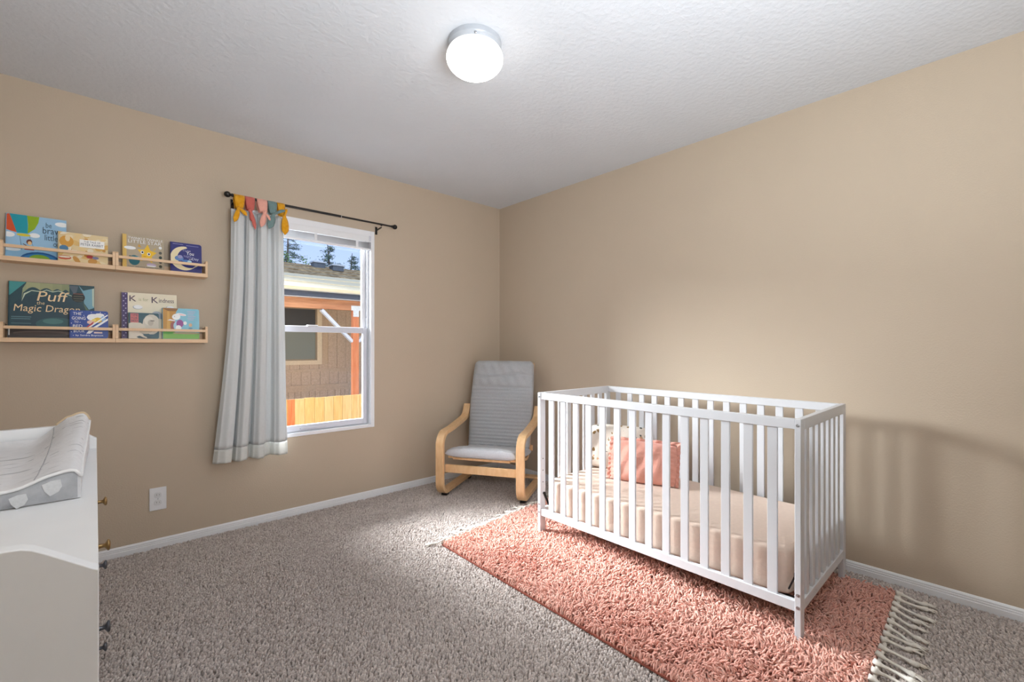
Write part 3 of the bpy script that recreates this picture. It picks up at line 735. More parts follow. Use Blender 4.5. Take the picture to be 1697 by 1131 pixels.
cur = thing('curtain', 'pale grey curtain tied to the rod with coloured bows', 'curtain', (-2.08, RY, .45))
M_curt = mat('pale_grey_curtain', (219, 222, 223), .9, .015, 90, spec=.1, trans=.12, bump=.15, bscale=400, bdist=.001)
M_hem = mat('sheer_curtain_hem', (238, 239, 236), .9, .02, 60, spec=.1, trans=.35)
CTOP, CBOT, HEM = 1.972, .452, .535
def cur_x(u, z):
    t = (CTOP-z)/(CTOP-CBOT)
    xl = -2.212 - .018*t - .077*max(0, (t-.25)/.75)**1.5; xr = -1.918 + .026*t**2
    w = .0045*math.sin(u*31+t*2)*(1-t)
    return xl + (xr-xl)*u + w
FP = [(0, -.2), (.05, .6), (.14, .95), (.215, .5), (.245, -1.3), (.275, .3), (.33, 1.0), (.40, .75), (.435, -.4), (.47, -1.5), (.50, .1), (.56, .9), (.63, .7), (.665, -.5), (.70, -1.1), (.76, -1.2), (.80, .2), (.86, 1.0), (.94, .6), (1.0, -.4)]
def fold(u):
    for (a, p), (c, q) in zip(FP, FP[1:]):
        if u <= c+1e-9:
            t = (u-a)/(c-a); t = t*t*(3-2*t); return p+(q-p)*t
    return FP[-1][1]
def cur_pt(u, z):
    t = (CTOP-z)/(CTOP-CBOT)
    amp = .017 + .014*t + .006*math.exp(-((t-.08)/.06)**2)
    us = u + .018*math.sin(t*2.6+u*5)*u*(1-u)*2
    y = RY - .004 + amp*-fold(us) + .004*math.sin(t*9+u*13)*t
    return Vector((cur_x(u, z), min(y, -.012), z))
def sheet(z0, z1, nz):
    b = MB(); dip = lambda u, z: z
    return b.grid(lambda u, v: cur_pt(u, z0+(z1-z0)*v), 150, nz)
def topfn(u): return CTOP - .010*abs(math.sin(u*PI*4.6))
b = MB(); b.grid(lambda u, v: cur_pt(u, HEM+(topfn(u)-HEM)*v), 150, 60)
o = b.build('curtain_panel', M_curt, cur, smooth=True); o.modifiers.new('thick', 'SOLIDIFY').thickness = .0022
b = MB(); b.grid(lambda u, v: cur_pt(u, CBOT+.005*math.sin(u*17)*.5+(HEM-.0003-CBOT-.005*math.sin(u*17)*.5)*v), 150, 6)
o = b.build('hem', M_hem, cur, smooth=True); o.modifiers.new('thick', 'SOLIDIFY').thickness = .0012
M_must = mat('mustard_cotton', (218, 150, 24), .85, .07, 60, spec=.1, sheen=.2, c2=(232, 170, 52))
M_rose = mat('rose_cotton', (204, 108, 98), .85, .06, 60, spec=.1, sheen=.2)
M_blush = mat('blush_pink_cotton', (236, 172, 156), .85, .05, 60, spec=.1, sheen=.2)
M_teal = mat('grey_teal_cotton', (118, 142, 142), .85, .06, 60, spec=.1, sheen=.2)
def tail(b, p, d, L, w, mtl, tw=0., y0=-.006):
    p = Vector(p); d = Vector(d).normalized(); n = Vector((0, -1, 0)); s = d.cross(n).normalized()
    s = (s*math.cos(tw)+n*math.sin(tw)).normalized(); n2 = s.cross(d).normalized()
    prof = [(0, .35), (.12, .6), (.3, .85), (.55, 1.0), (.78, .95), (.92, .5), (1.0, .06)]
    vs = []
    for t, k in prof:
        c = p + d*L*t + Vector((0, y0*math.sin(t*PI)-.004*t, -.012*t*t*L/.1))
        for q, h in ((-1, 0), (-.33, .003), (.33, .003), (1, 0)): vs.append(c + s*(w/2*k*q) + n2*(h if k > .5 else 0) + s*.1*w*(t*t))
    fs = [(4*i+j, 4*i+j+1, 4*i+j+5, 4*i+j+4) for i in range(len(prof)-1) for j in range(3)]
    b.add(vs, fs)
TIES = [('mustard', M_must, -2.171, .058, [((-.28, 0, -1), .082, .024, .3), ((.8, 0, -.55), .052, .020, .1)], -.004),
        ('rose red', M_rose, -2.114, .054, [((.28, 0, -1), .105, .022, .7), ((.1, 0, -1), .06, .016, -.5)], -.002),
        ('blush pink', M_blush, -2.047, .060, [((-.22, 0, -1), .085, .028, .2), ((.75, 0, -.85), .062, .016, .5)], .004),
        ('grey teal', M_teal, -1.989, .052, [((-.28, 0, -1), .088, .034, .1), ((.95, -.1, .72), .082, .018, .8)], 0.),
        ('mustard', M_must, -1.938, .046, [((.06, 0, -1), .105, .036, .1), ((.1, -.2, .9), .055, .014, .9)], .006)]
for nm, m, x, w, tails, kx in TIES:
    b = MB()
    loop = [(-.0300, -.076), (-.0255, -.045), (-.016, -.010), (-.0100, .004)] + [(.0100*math.cos(a), .0098*math.sin(a)) for a in np.linspace(PI*.85, .15*PI, 7)] + [(.0100, -.004), (.0125, -.03), (.004, -.076)]
    vs = []
    for yy, zz in loop:
        k = .68 + .32*min(1, max(0, (zz+.075)/.05))
        for q in (-1, -.5, 0, .5, 1): vs.append((x+kx*(1-k)*2+q*w/2*k, RY+yy-(.003*(1-q*q) if yy < 0 else 0)+.0015*math.sin(q*9), RZ+zz))
    b.add(vs, [(5*i+j, 5*i+j+1, 5*i+j+6, 5*i+j+5) for i in range(len(loop)-1) for j in range(4)])
    kp = Vector((x+kx*2, RY-.037, RZ-.082))
    for d, L, tw_, ang in tails: tail(b, kp+Vector((0, -.004, 0)), d, L, tw_*1.25, m, ang*.6)
    o = b.build('tie', m, cur, smooth=True, fix=False); o['label'] = nm + ' fabric tie'; o.modifiers.new('thick', 'SOLIDIFY').thickness = .0016
    b = MB(); b.lathe([(.0001, -.013), (.007, -.011), (.0115, -.004), (.0105, .004), (.007, .010), (.0001, .012)], 12, Matrix.Translation(kp) @ Matrix.Rotation(.4, 4, 'Y') @ Matrix.Diagonal((1.05, .8, 1, 1)))
    b.build('knot', m, o, smooth=True)

# ------------------------------------------------------------------ wall racks for books
def rack(x0, x1, zb, label):
    r = thing('book_rack', label, 'shelf', ((x0+x1)/2, -.001, zb), 0, 'birch racks on the left wall')
    t = .0115; yf = -.106
    MB().box(x0, yf, zb, x1, -.001, zb+.021).build('base_board', M_shelf, r, bevel=.0012)
    for xa in (x0, x1-t):
        MB().prism([(-.001, zb+.0213), (yf, zb+.0213), (yf, zb+.089), (yf+.004, zb+.094), (yf+.020, zb+.094), (yf+.034, zb+.088), (-.001, zb+.088)],
                   lambda a, c, d: (d, a, c), xa, xa+t).build('end_panel', M_shelf, r, bevel=.001)
    MB().box(x0+t+.0002, yf, zb+.062, x1-t-.0002, yf+.009, zb+.0765).build('front_rail', M_shelf, r, bevel=.001)
    MB().box(x0+t+.0002, -.010, zb+.0213, x1-t-.0002, -.001, zb+.055).build('back_rail', M_shelf, r, bevel=.001)
    return r
ZU, ZL = 1.541, 1.162
rack(-3.136, -2.7345, ZU, 'birch wall rack holding the hot-air balloon book, upper left')
rack(-2.7340, -2.3320, ZU, 'birch wall rack holding the yellow star book, upper right')
rack(-3.136, -2.7345, ZL, 'birch wall rack holding the big dark teal book, lower left')
rack(-2.7340, -2.3320, ZL, 'birch wall rack holding the cream alphabet book, lower right')

# ------------------------------------------------------------------ books
def text_polys(s, shear=0):
    cu = bpy.data.curves.new('lettering', 'FONT'); cu.body = s; cu.resolution_u = 2; cu.shear = shear; cu.fill_mode = 'FRONT'
    o = bpy.data.objects.new('lettering', cu); COL.objects.link(o); bpy.context.view_layer.update()
    me = bpy.data.meshes.new_from_object(o.evaluated_get(bpy.context.evaluated_depsgraph_get()))
    v = np.array([p.co[:2] for p in me.vertices]); f = [tuple(p.vertices) for p in me.polygons]
    bpy.data.objects.remove(o); bpy.data.curves.remove(cu); bpy.data.meshes.remove(me)
    return v, f
def ell(cx, cy, rx, ry, n=22, a0=0, a1=2*PI, rot=0):
    out = []
    for i in range(n):
        t = a0+(a1-a0)*i/n; x, y = rx*math.cos(t), ry*math.sin(t); out.append((cx+x*math.cos(rot)-y*math.sin(rot), cy+x*math.sin(rot)+y*math.cos(rot)))
    return out
def rct(x0, y0, x1, y1): return [(x0, y0), (x1, y0), (x1, y1), (x0, y1)]
def clip01(P):
    for ax, lim, sg in ((0, .004, 1), (0, .996, -1), (1, .004, 1), (1, .996, -1)):
        out = []
        for i in range(len(P)):
            a, c = P[i-1], P[i]; ia = (a[ax]-lim)*sg >= 0; ic = (c[ax]-lim)*sg >= 0
            if ia != ic:
                t = (lim-a[ax])/(c[ax]-a[ax]); q = [a[0]+(c[0]-a[0])*t, a[1]+(c[1]-a[1])*t]; out.append(tuple(q))
            if ic: out.append(c)
        P = out
        if not P: return []
    return P
M_pages = mat('book_pages', (236, 230, 216), .8, .05, 90, stretch=(1, 1, 30))
def book(label, x0, w, h, t, yb, lean, zb, cover, art, texts, rad=.002, spine=None):
    """stands on its lower edge, front cover towards the room, leaning back on the wall"""
    th = thing('picture_book', label, 'book', (x0+w/2, yb, zb), 0, 'picture books on the wall racks')
    th.rotation_euler = (-lean, 0, 0)
    def rr(i, r):
        if r < .003: return [(-w/2+i, i*.3), (w/2-i, i*.3), (w/2-i, h-i), (-w/2+i, h-i)]
        P = [(-w/2, 0)]
        for cx, cz, a0 in ((w/2-r, r, -PI/2), (w/2-r, h-r, 0)): P += [(cx+r*math.cos(a0+k*PI/8), cz+r*math.sin(a0+k*PI/8)) for k in range(5)]
        P += [(-w/2, h)]
        return [(a*(1-i*2/w), i*.3+(c)*(1-i*2/h)) for a, c in P]
    cm = flat(cover, .35); ct = .0018
    f = lambda a, c, d: (a, d, c)
    MB().prism(rr(0, rad), f, -t/2, -t/2+ct).build('front_cover', cm, th, world=False)
    MB().prism(rr(0, rad), f, t/2-ct, t/2).build('back_cover', cm, th, world=False)
    MB().prism(rr(.0025, rad), f, -t/2+ct+.0001, t/2-ct-.0001).build('pages', M_pages, th, world=False)
    MB().box(-w/2-.0012, -t/2, 0, -w/2+.0022, t/2, h).build('spine', flat(spine or cover, .4), th, world=False)
    b = MB(); ly = -t/2-.00012; art = [(rct(.03, .03, .97, .97), cover)] + art
    for k, (P, c) in enumerate(art):
        P = clip01(P)
        if len(P) < 3: continue
        ly -= .00006
        b.add([((a-.5)*w, ly, c_*h) for a, c_ in P], [tuple(range(len(P)))], flat(c, .35))
    if art: b.build('cover_art', None, th, world=False, fix=False)
    for s, u0, v0, u1, v1, c, sh in texts:
        v, fcs = text_polys(s, sh)
        mn, mxx = v.min(0), v.max(0); q = (v-mn)/(mxx-mn)
        b = MB(); b.add([((u0+(u1-u0)*a-.5)*w, ly-.0003, (v0+(v1-v0)*c_)*h) for a, c_ in q], fcs, flat(c, .4))
        b.build('lettering', None, th, world=False, fix=False)
    return th
W = (246, 248, 250)
# upper racks
SK = (160, 202, 234)
book('blue picture book with a hot-air balloon, leftmost on the upper racks', -3.122, .203, .216, .010, -.0505, math.radians(9), ZU+.0216, SK, [
    (rct(.0, .0, 1, .2), (142, 192, 228)), (ell(.04, .52, .10, .06), W), (ell(.46, .55, .09, .055), W), (ell(.92, .88, .12, .055), W), (ell(.58, .265, .10, .035), W), (ell(.1, .19, .14, .04), (226, 236, 244)),
    ([(.0, .98), (.05, 1), (.17, .58), (.08, .6), (0, .63)], (216, 86, 40)), ([(.045, 1), (.33, 1), (.345, .78), (.345, .575), (.17, .575), (.09, .86)], (22, 158, 176)),
    ([(.33, 1), (.535, 1), (.52, .86), (.46, .70), (.345, .575), (.35, .8)], (150, 184, 26)), (ell(.28, .535, .115, .032), (222, 206, 60)),
    ([(.215, .51), (.22, .51), (.26, .20), (.25, .20)], (90, 110, 130)), ([(.375, .51), (.38, .51), (.46, .22), (.455, .22)], (90, 110, 130)),
    (ell(.375, .385, .048, .062), (110, 48, 40)), (ell(.382, .36, .034, .045), (236, 196, 140)), ([(.29, .20), (.34, .27), (.42, .29), (.46, .2)], (196, 56, 44)), ([(.27, .33), (.28, .34), (.35, .29), (.34, .275)], (110, 70, 60)),
    (ell(.56, -.03, .34, .20), (24, 92, 156)), (ell(.56, -.03, .29, .165), (40, 124, 184)), (ell(.55, .0, .18, .11), (126, 172, 40))],
    [('be', .645, .765, .745, .885, (62, 88, 112), 0), ('brave', .595, .62, .93, .775, (62, 88, 112), 0), ('little', .63, .465, .85, .60, (62, 88, 112), 0), ('one', .775, .33, .96, .415, (62, 88, 112), 0)])
rg = random.Random(4)
blot = [(ell(rg.random(), rg.random(), rg.uniform(.05, .14), rg.uniform(.04, .10), 9, rot=rg.random()*3), rg.choice([(222, 176, 92), (236, 208, 150), (206, 150, 66), (240, 222, 184), (226, 190, 120), (242, 230, 204)])) for _ in range(34)]
book('small cream and golden book with a white title label, in front of the balloon book', -2.946, .183, .150, .009, -.0765, math.radians(6), ZU+.0216, (232, 210, 162), blot + [
    (ell(.16, .68, .14, .20, 12), (220, 160, 60)), (ell(.18, .80, .05, .12, 10), (242, 220, 176)), (ell(.11, .44, .09, .11, 10), (78, 128, 168)), (ell(.30, .36, .10, .05), (240, 232, 222)),
    (ell(.12, .13, .14, .07, 9), (200, 88, 52)), (ell(.12, .15, .12, .03, 9), (244, 234, 214)), (ell(.63, .22, .08, .06, 9), (178, 62, 62)), (ell(.74, .2, .07, .05, 9), (128, 132, 168)), (ell(.9, .34, .07, .05, 7), (150, 90, 50)),
    (rct(.415, .535, .925, .80), (252, 252, 250))],
    [('THE TALE OF', .50, .70, .84, .765, (96, 96, 110), 0), ('PETER RABBIT', .44, .595, .90, .675, (70, 78, 100), 0)])
star = []
for i in range(10):
    a = PI/2 + i*PI/5 - .08; r = 1 if i % 2 == 0 else .52; star.append((.575+.245*r*math.cos(a), .455+.30*r*math.sin(a)))
TA = (186, 172, 148)
book('taupe book with a smiling yellow star and yellow spine strip, on the upper right rack', -2.704, .176, .186, .012, -.052, math.radians(8), ZU+.0216, TA, [
    (rct(0, 0, .09, 1), (230, 192, 104)), (ell(.17, .60, .14, .05), W), (ell(.27, .24, .13, .15), (44, 112, 126)), (ell(.33, .32, .06, .05), (60, 140, 160)), (ell(.36, .33, .018, .018), W),
    (ell(.17, .34, .03, .03), (40, 80, 90)), ([(.35, .66), (.39, .74), (.44, .64)], (210, 160, 60)), ([(.72, .60), (.80, .68), (.76, .56)], (210, 180, 90)), (star, (246, 200, 44)),
    (ell(.46, .50, .042, .05), W), (ell(.62, .46, .042, .05), W), (ell(.465, .50, .022, .028), (50, 34, 20)), (ell(.622, .46, .022, .028), (50, 34, 20)),
    (ell(.525, .39, .05, .02, 12, PI, 2*PI), (204, 132, 30)), (ell(.68, .14, .12, .045), (206, 190, 216)), (ell(.68, .10, .12, .02), W)]
    + [(ell(.905, v, .04, .045), c) for v, c in ((.69, (236, 240, 240)), (.53, (92, 92, 86)), (.39, (38, 56, 52)), (.25, (70, 70, 60)), (.115, (66, 66, 48)))],
    [('TWINKLE TWINKLE', .125, .865, .965, .935, W, 0), ('LITTLE STAR', .13, .755, .93, .85, W, 0), ('Touch and trace nursery rhymes', .11, .025, .93, .075, (80, 70, 60), 0)], spine=(224, 186, 100))
NV = (28, 30, 118)
cres = [(.44+.46*math.cos(a)*.98, .48+.40*math.sin(a)) for a in np.linspace(1.45, 2*PI-.35, 26)] + [(.60+.385*math.cos(a), .50+.33*math.sin(a)) for a in np.linspace(2*PI-.75, 1.75, 24)]
book('small navy blue book with a cream crescent moon, rightmost on the upper racks', -2.500, .146, .172, .010, -.056, math.radians(5), ZU+.0216, NV, [
    (rct(.07, .935, .40, .95), (150, 152, 200)), (rct(.50, .915, .90, .93), (150, 152, 200)), (cres, (240, 226, 186)), (ell(.27, .47, .14, .085), (90, 130, 190)), (ell(.30, .52, .08, .06), (150, 150, 200)), (ell(.50, .40, .15, .04), (66, 120, 190)), (ell(.60, .38, .07, .05), (176, 214, 232))],
    [('I Love', .40, .715, .64, .785, (196, 196, 226), 0), ('You', .50, .60, .74, .72, W, 0), ('Night', .42, .50, .66, .59, (160, 156, 206), 0), ('and', .58, .455, .68, .495, W, 0), ('Day', .68, .42, .90, .535, (206, 210, 236), 0)], rad=.012)
# lower racks
TE = (32, 72, 82)
def scal(x0, x1, top, bot, c): return ([(x0, top), (x1, top)] + [(x1+(x0-x1)*i/10, bot + .05*math.sin(PI*i/10)) for i in range(11)], c)
book('large dark teal landscape book with curly cream title, on the lower left rack', -3.114, .299, .272, .012, -.052, math.radians(7), ZL+.0216, TE, [
    (ell(.45, .45, .45, .35, 20), (28, 64, 78)), (ell(.55, .25, .25, .12, 20), (44, 92, 98)), (ell(.50, .30, .12, .05, 20), (70, 120, 120)),
    ([(0, 1), (.19, 1), (.02, .76), (0, .74)], (62, 150, 152)), ([(.14, .66), (.155, .80), (.24, .92), (.34, 1), (.20, 1), (.15, .88)], (150, 164, 130)),
    scal(.19, .345, 1, .86, (168, 172, 132)), scal(.345, .49, 1, .855, (160, 164, 124)), scal(.49, .60, 1, .85, (152, 158, 120)), scal(.60, .69, 1, .845, (140, 150, 112)),
    ([(.14, .64), (.165, .79), (.25, .855), (.345, .845), (.345, .83), (.25, .84), (.18, .77)], (196, 212, 190)), ([(.345, .83), (.42, .88), (.49, .85), (.56, .875), (.62, .845), (.72, .79), (.72, .78), (.62, .83), (.56, .86), (.49, .835), (.42, .865), (.345, .815)], (196, 212, 190)),
    ([(.68, .98), (.80, .98), (.76, .78)], (86, 100, 112)), ([(.80, 1), (.86, .9), (.98, .95), (1, .78), (1, .58), (.93, .54), (.87, .66), (.86, .84)], (120, 170, 188)), ([(.97, .94), (1, .96), (1, .58), (.975, .62)], (190, 206, 190)),
    ([(.86, .66), (.92, .54), (1, .47), (1, .42), (.92, .42)], (90, 116, 96)), (ell(.80, .765, .082, .092), (14, 22, 24)), (rct(.735, .825, .865, .84), (120, 80, 70)), (rct(.74, .78, .86, .79), (110, 112, 90)), (rct(.74, .735, .86, .745), (110, 112, 90)), (rct(.75, .695, .85, .703), (100, 104, 84)),
    (rct(0, 0, 1, .155), (54, 44, 42)), (ell(.4, .08, .35, .045, 20), (92, 78, 72)), (ell(.36, .065, .30, .03, 20), (66, 52, 48)), (rct(.0, .04, .018, .15), (232, 230, 226)),
    (rct(.03, .36, .25, .375), (90, 130, 140)), (rct(.03, .325, .24, .34), (90, 130, 140)), (rct(.03, .245, .25, .258), (80, 118, 128))],
    [('Puff', .31, .665, .69, .845, (240, 212, 168), .18), ('the', .31, .598, .40, .66, (220, 200, 160), .1), ('Magic Dragon', .055, .43, .82, .592, (240, 212, 168), .12)])
BB = (36, 72, 158)
dots = [(ell(u, v, .011, .012, 8), W) for u, v in ((.31, .94), (.55, .94), (.91, .90), (.36, .82), (.26, .57), (.04, .53), (.04, .22), (.09, .09), (.93, .73), (.79, .95))]
book('small bright blue book with white hand lettering, in front of the dark teal book', -2.905, .143, .140, .011, -.0785, math.radians(5), ZL+.0216, BB, dots + [
    (ell(.60, .76, .17, .13, 10), W), (ell(.76, .83, .14, .09, 9), W), (ell(.55, .58, .12, .08, 7), (240, 204, 190)), (ell(.72, .66, .12, .10, 8), (232, 196, 60)), ([(.42, .40), (.62, .62), (.55, .38)], (190, 40, 48)), (ell(.62, .66, .06, .05, 7), (244, 222, 120)), (ell(.86, .72, .06, .1, 7), (150, 190, 230)),
    ([(.42, .35), (.98, .88), (.99, .84), (.48, .35)], W), ([(.55, .35), (.99, .74), (.99, .66), (.65, .35)], W), (rct(.62, .17, .84, .23), (230, 210, 210)), ([(.42, .16), (.52, .16), (.62, .27), (.48, .27)], W)],
    [('THE', .08, .83, .29, .93, W, 0), ('GOING', .05, .66, .40, .77, W, 0), ('TO', .11, .54, .22, .62, W, 0), ('BED', .08, .38, .32, .48, W, 0), ('BOOK', .10, .20, .38, .30, W, 0), ('by Sandra Boynton', .15, .05, .86, .13, W, 0)], rad=.010)
CRM = (238, 230, 206)
pd = [(ell(.035 if i % 2 else .072, .97-.053*i, .012, .013, 8), (190, 180, 214)) for i in range(18)]
book('cream alphabet book with a purple dotted spine strip, on the lower right rack', -2.708, .239, .252, .010, -.044, math.radians(6.5), ZL+.0216, CRM, [
    (rct(0, 0, .105, 1), (66, 44, 104))] + pd + [(ell(.28, .685, .085, .045), (150, 158, 176)), (ell(.285, .69, .08, .042), W), (ell(.87, .70, .075, .04), (150, 158, 176)), (ell(.875, .705, .07, .036), W), (ell(.62, .54, .09, .07, 12), (170, 180, 190)), (ell(.70, .50, .07, .06, 12), (150, 164, 178))],
    [('K', .135, .81, .255, .935, (70, 44, 76), 0), ('is for', .30, .825, .47, .895, (186, 186, 140), 0), ('K', .53, .795, .65, .925, (70, 44, 76), 0), ('indness', .665, .81, .945, .905, (84, 66, 84), 0)], spine=(58, 38, 94))
book('small dark teal book with a red title block, in front of the cream alphabet book', -2.681, .128, .140, .010, -.072, math.radians(5), ZL+.0216, (24, 78, 92), [
    (ell(.75, .56, .30, .40, 14), (206, 200, 186)), (ell(.66, .70, .15, .18, 10), (222, 216, 202)), (ell(.72, .62, .10, .12, 9), (186, 178, 164)), (ell(.78, .70, .08, .02, 8), (90, 84, 80)), (ell(.22, .40, .34, .24, 12), (214, 206, 190)), (ell(.55, .30, .22, .12, 10), (198, 190, 172)), (ell(.16, .10, .35, .16, 10), (220, 212, 196)), (ell(.5, .06, .25, .06, 8), (20, 60, 74)), (ell(.48, .08, .14, .03, 8, rot=-.4), (222, 214, 196)),
    (rct(.06, .62, .32, .97), (206, 108, 108))],
    [('TIME', .08, .865, .30, .945, (52, 70, 84), 0), ('FOR', .09, .755, .29, .835, (52, 70, 84), 0), ('BED', .09, .65, .29, .73, (52, 70, 84), 0)], rad=.008)
book('small light blue book with a white bunny and green grass, rightmost on the lower racks', -2.536, .168, .174, .011, -.072, math.radians(5.5), ZL+.0216, (134, 198, 220), [
    ([(0, .2), (0, 1), (.42, 1), (.36, .88), (.32, .7), (.30, .2)], (196, 142, 56)), ([(0, .98), (.42, 1), (.36, .9), (.15, .9)], (150, 100, 44)), ([(.1, .25), (.12, .9), (.18, .9), (.20, .3)], (216, 166, 76)), (ell(.30, .42, .10, .16, 10), (168, 92, 84)),
    (rct(0, 0, 1, .21), (122, 184, 72)), (ell(.15, .20, .20, .05, 12), (84, 166, 60)), (ell(.65, .19, .4, .035, 12), (180, 170, 130)),
    (ell(.36, .72, .115, .10, 14, rot=.3), W), (ell(.50, .80, .14, .04, 12, rot=-.15), W), (ell(.52, .79, .09, .018, 10, rot=-.18), (240, 190, 196)), (ell(.315, .73, .010, .012, 8), (60, 40, 40)),
    (ell(.40, .42, .12, .16, 14), (170, 208, 232)), (ell(.46, .50, .10, .13, 12), (150, 74, 150)), (ell(.42, .36, .08, .09, 12), W), (ell(.60, .52, .05, .06, 10), W), ([(.12, .60), (.20, .64), (.34, .60), (.33, .57)], (242, 232, 232)),
    (ell(.75, .46, .05, .06, 10), (212, 176, 140)), (ell(.75, .35, .06, .03, 8), (110, 160, 190))] + [(rct(.66+.02*(i % 2), .90-.055*i, .90-.03*(i % 3), .915-.055*i), (206, 186, 214)) for i in range(6)], [], rad=.010)

# ------------------------------------------------------------------ outdoors
GZ = -.75
M_ground = mat('gravel_ground', (150, 142, 128), .95, .2, 6)
struct(MB().box(-40, .13, GZ-.2, 60, 70, GZ).build('ground', M_ground))
M_cedar = mat('cedar_board', (206, 160, 88), .75, .1, 9, stretch=(6, 6, .6), c2=(222, 178, 108))
M_cedar2 = mat('cedar_board_pale', (208, 166, 100), .75, .1, 8, stretch=(6, 6, .6), c2=(224, 186, 122))
M_redwood = mat('red_stained_board', (208, 104, 52), .75, .1, 9, stretch=(6, 6, .6), c2=(222, 130, 74))
fe = thing('fence', 'yellow cedar board fence between the window and the neighbouring house', 'fence', (.2, 3.5, GZ))
x = -2.6; i = 0
while x < 3.4:
    wv = .128 + .006*random.random(); red = i == 13
    MB().box(x, 3.49, GZ+.03, x+(.092 if red else wv), 3.508, .405+random.uniform(-.004, .006)).build('fence_board', M_redwood if red else random.choice((M_cedar, M_cedar2)), fe)
    x += (.094 if red else wv+.004); i += 1
for z in (GZ+.3, .2): MB().box(-2.6, 3.5085, z, 3.4, 3.546, z+.085).build('fence_rail', M_cedar, fe)

ho = thing('neighbor_house', 'brown sided house with wooden porch seen through the window', 'house', (1.5, 7, GZ))
M_side = mat('brown_siding', (196, 174, 150), .85, .12, 40, c2=(216, 194, 170), bump=.4, bscale=90)
M_sidetrim = mat('brown_trim_board', (204, 182, 156), .8, .08, 30)
M_tantrim = mat('tan_window_trim', (232, 216, 186), .7, .04, 30)
M_dglass = mat('dark_window_screen', (70, 72, 74), .5, .15, 60)
M_bglass = mat('window_with_blind', (134, 140, 130), .3, .08, 30, stretch=(1, 1, 20))
WY = 7.0
HX0, HX1 = -1.6, 8.0
MB().box(HX0, WY+.03, GZ, HX1, WY+2.9, 2.62).build('wall', M_sidetrim, ho)
nwx0, nwx1, nwz0, nwz1 = -.35, .875, .753, 2.08
x = -1.59; k = 0
while x < 4.4:
    segs = [(.655, 2.60)] if (x+.198 < nwx0 or x > nwx1) else [(.655, nwz0), (nwz1, 2.60)]
    for z0, z1 in segs: MB().box(x, WY+.008+.004*(k % 2), z0, x+.196, WY+.03, z1).build('siding_board', M_side, ho)
    MB().box(x+.03, WY+.010, .308, x+.226, WY+.03, .589).build('siding_board', M_side, ho)
    x += .201; k += 1
x = -1.59
while x < 4.4:
    wv = random.choice((.09, .12, .16)); MB().box(x, WY+.012, GZ, x+wv, WY+.03, .170).build('skirting_board', M_side, ho); x += wv+.008
for z0, z1 in ((.590, .654), (.171, .307)): MB().box(HX0, WY-.012, z0, HX1, WY+.03, z1).build('trim_board', M_sidetrim, ho)
b = MB(); rect_frame(b, nwx0, nwx1, nwz0, nwz1, WY-.03, WY+.02, .10, .10, .09, .10); nw = b.build('window', M_tantrim, ho)
b = MB(); rect_frame(b, nwx0+.10, nwx1-.10, nwz0+.09, nwz1-.10, WY-.02, WY+.015, .035, .035, .03, .03); b.build('window_sash', mat('tan_sash', (160, 144, 122), .7, .04, 30), nw)
MB().box(nwx0+.135, WY-.005, nwz0+.12, nwx1-.135, WY+.006, 1.52).build('pane', M_bglass, nw)
MB().box(nwx0+.135, WY-.005, 1.52, nwx1-.135, WY+.006, nwz1-.13).build('pane', M_dglass, nw)
M_beam = mat('orange_fir_beam', (170, 112, 76), .7, .14, 5, stretch=(.5, 4, 4), c2=(206, 148, 106))
M_post = mat('orange_fir_post', (200, 118, 74), .7, .1, 6, stretch=(4, 4, .5), c2=(214, 140, 98))
M_brace = mat('white_painted_brace', (206, 212, 222), .6, .04, 20)
M_conn = mat('galvanised_plate', (214, 220, 218), .5, .08, 30)
PY = 5.0
MB().box(HX0, PY-.02, 1.815, HX1, PY+.07, 1.990).build('beam', M_beam, ho)
for px_ in (.720, 4.2):
    MB().box(px_, PY-.018, GZ, px_+.115, PY+.068, 1.8145).build('post', M_post, ho)
    b = MB(); b.box(px_-.035, PY-.026, 1.815, px_+.150, PY-.0205, 1.905); b.box(px_+.004, PY-.026, 1.70, px_+.111, PY-.0185, 1.8148); b.build('post_connector', M_conn, ho)
    b = MB()
    for s in (-1, 1):
        cx = px_+.0575; b.bar((cx+s*.055, PY+.025, 1.235), (cx+s*.62, PY+.025, 1.800), .05, .085, (0, 1, 0))
    b.build('brace', M_brace, ho)
M_gut = mat('charcoal_gutter', (74, 80, 92), .45, .06, 20)
b = MB(); b.box(HX0, PY-.15, 2.005, HX1, PY-.02, 2.095); b.build('gutter', M_gut, ho, bevel=.01)
MB().box(HX0, PY-.165, 2.095, HX1, PY-.135, 2.112).build('gutter_lip', mat('pale_gutter_lip', (196, 200, 206), .4, .04, 20), ho)
MB().box(HX0, PY-.135, 1.992, HX1, PY-.02, 2.004).build('gutter_strap', mat('pale_gutter_lip', (196, 200, 206), .4, .04, 20), ho)
M_cream = mat('cream_porch_panel', (232, 214, 176), .95, .04, 12, spec=.05)
for k in range(3):
    t0, t1 = k*.78-.02, k*.78+.78; y0, y1 = 4.80+t0, 4.80+t1; z0, z1 = 2.14+.25*t0, 2.14+.25*t1
    vs = [(xx, yy, zz+dz) for dz in (-.03, .022-.02*0) for xx, yy, zz in ((HX0, y0, z0), (HX1, y0, z0), (HX1, y1, z1-.018), (HX0, y1, z1-.018))]
    MB().add(vs, [(0,1,2,3), (7,6,5,4), (0,4,5,1), (1,5,6,2), (2,6,7,3), (3,7,4,0)]).build('porch_roof_panel', M_cream, ho)
M_shin = mat('mossy_brown_shingles', (130, 108, 78), .95, .3, 9, c2=(196, 174, 136), spec=.05, bump=.8, bscale=30, bdist=.03)
RYs = [(7.12, 2.72), (7.50, 2.862), (7.88, 2.995), (8.30, 3.125), (9.2, 2.85), (10.0, 2.55)]
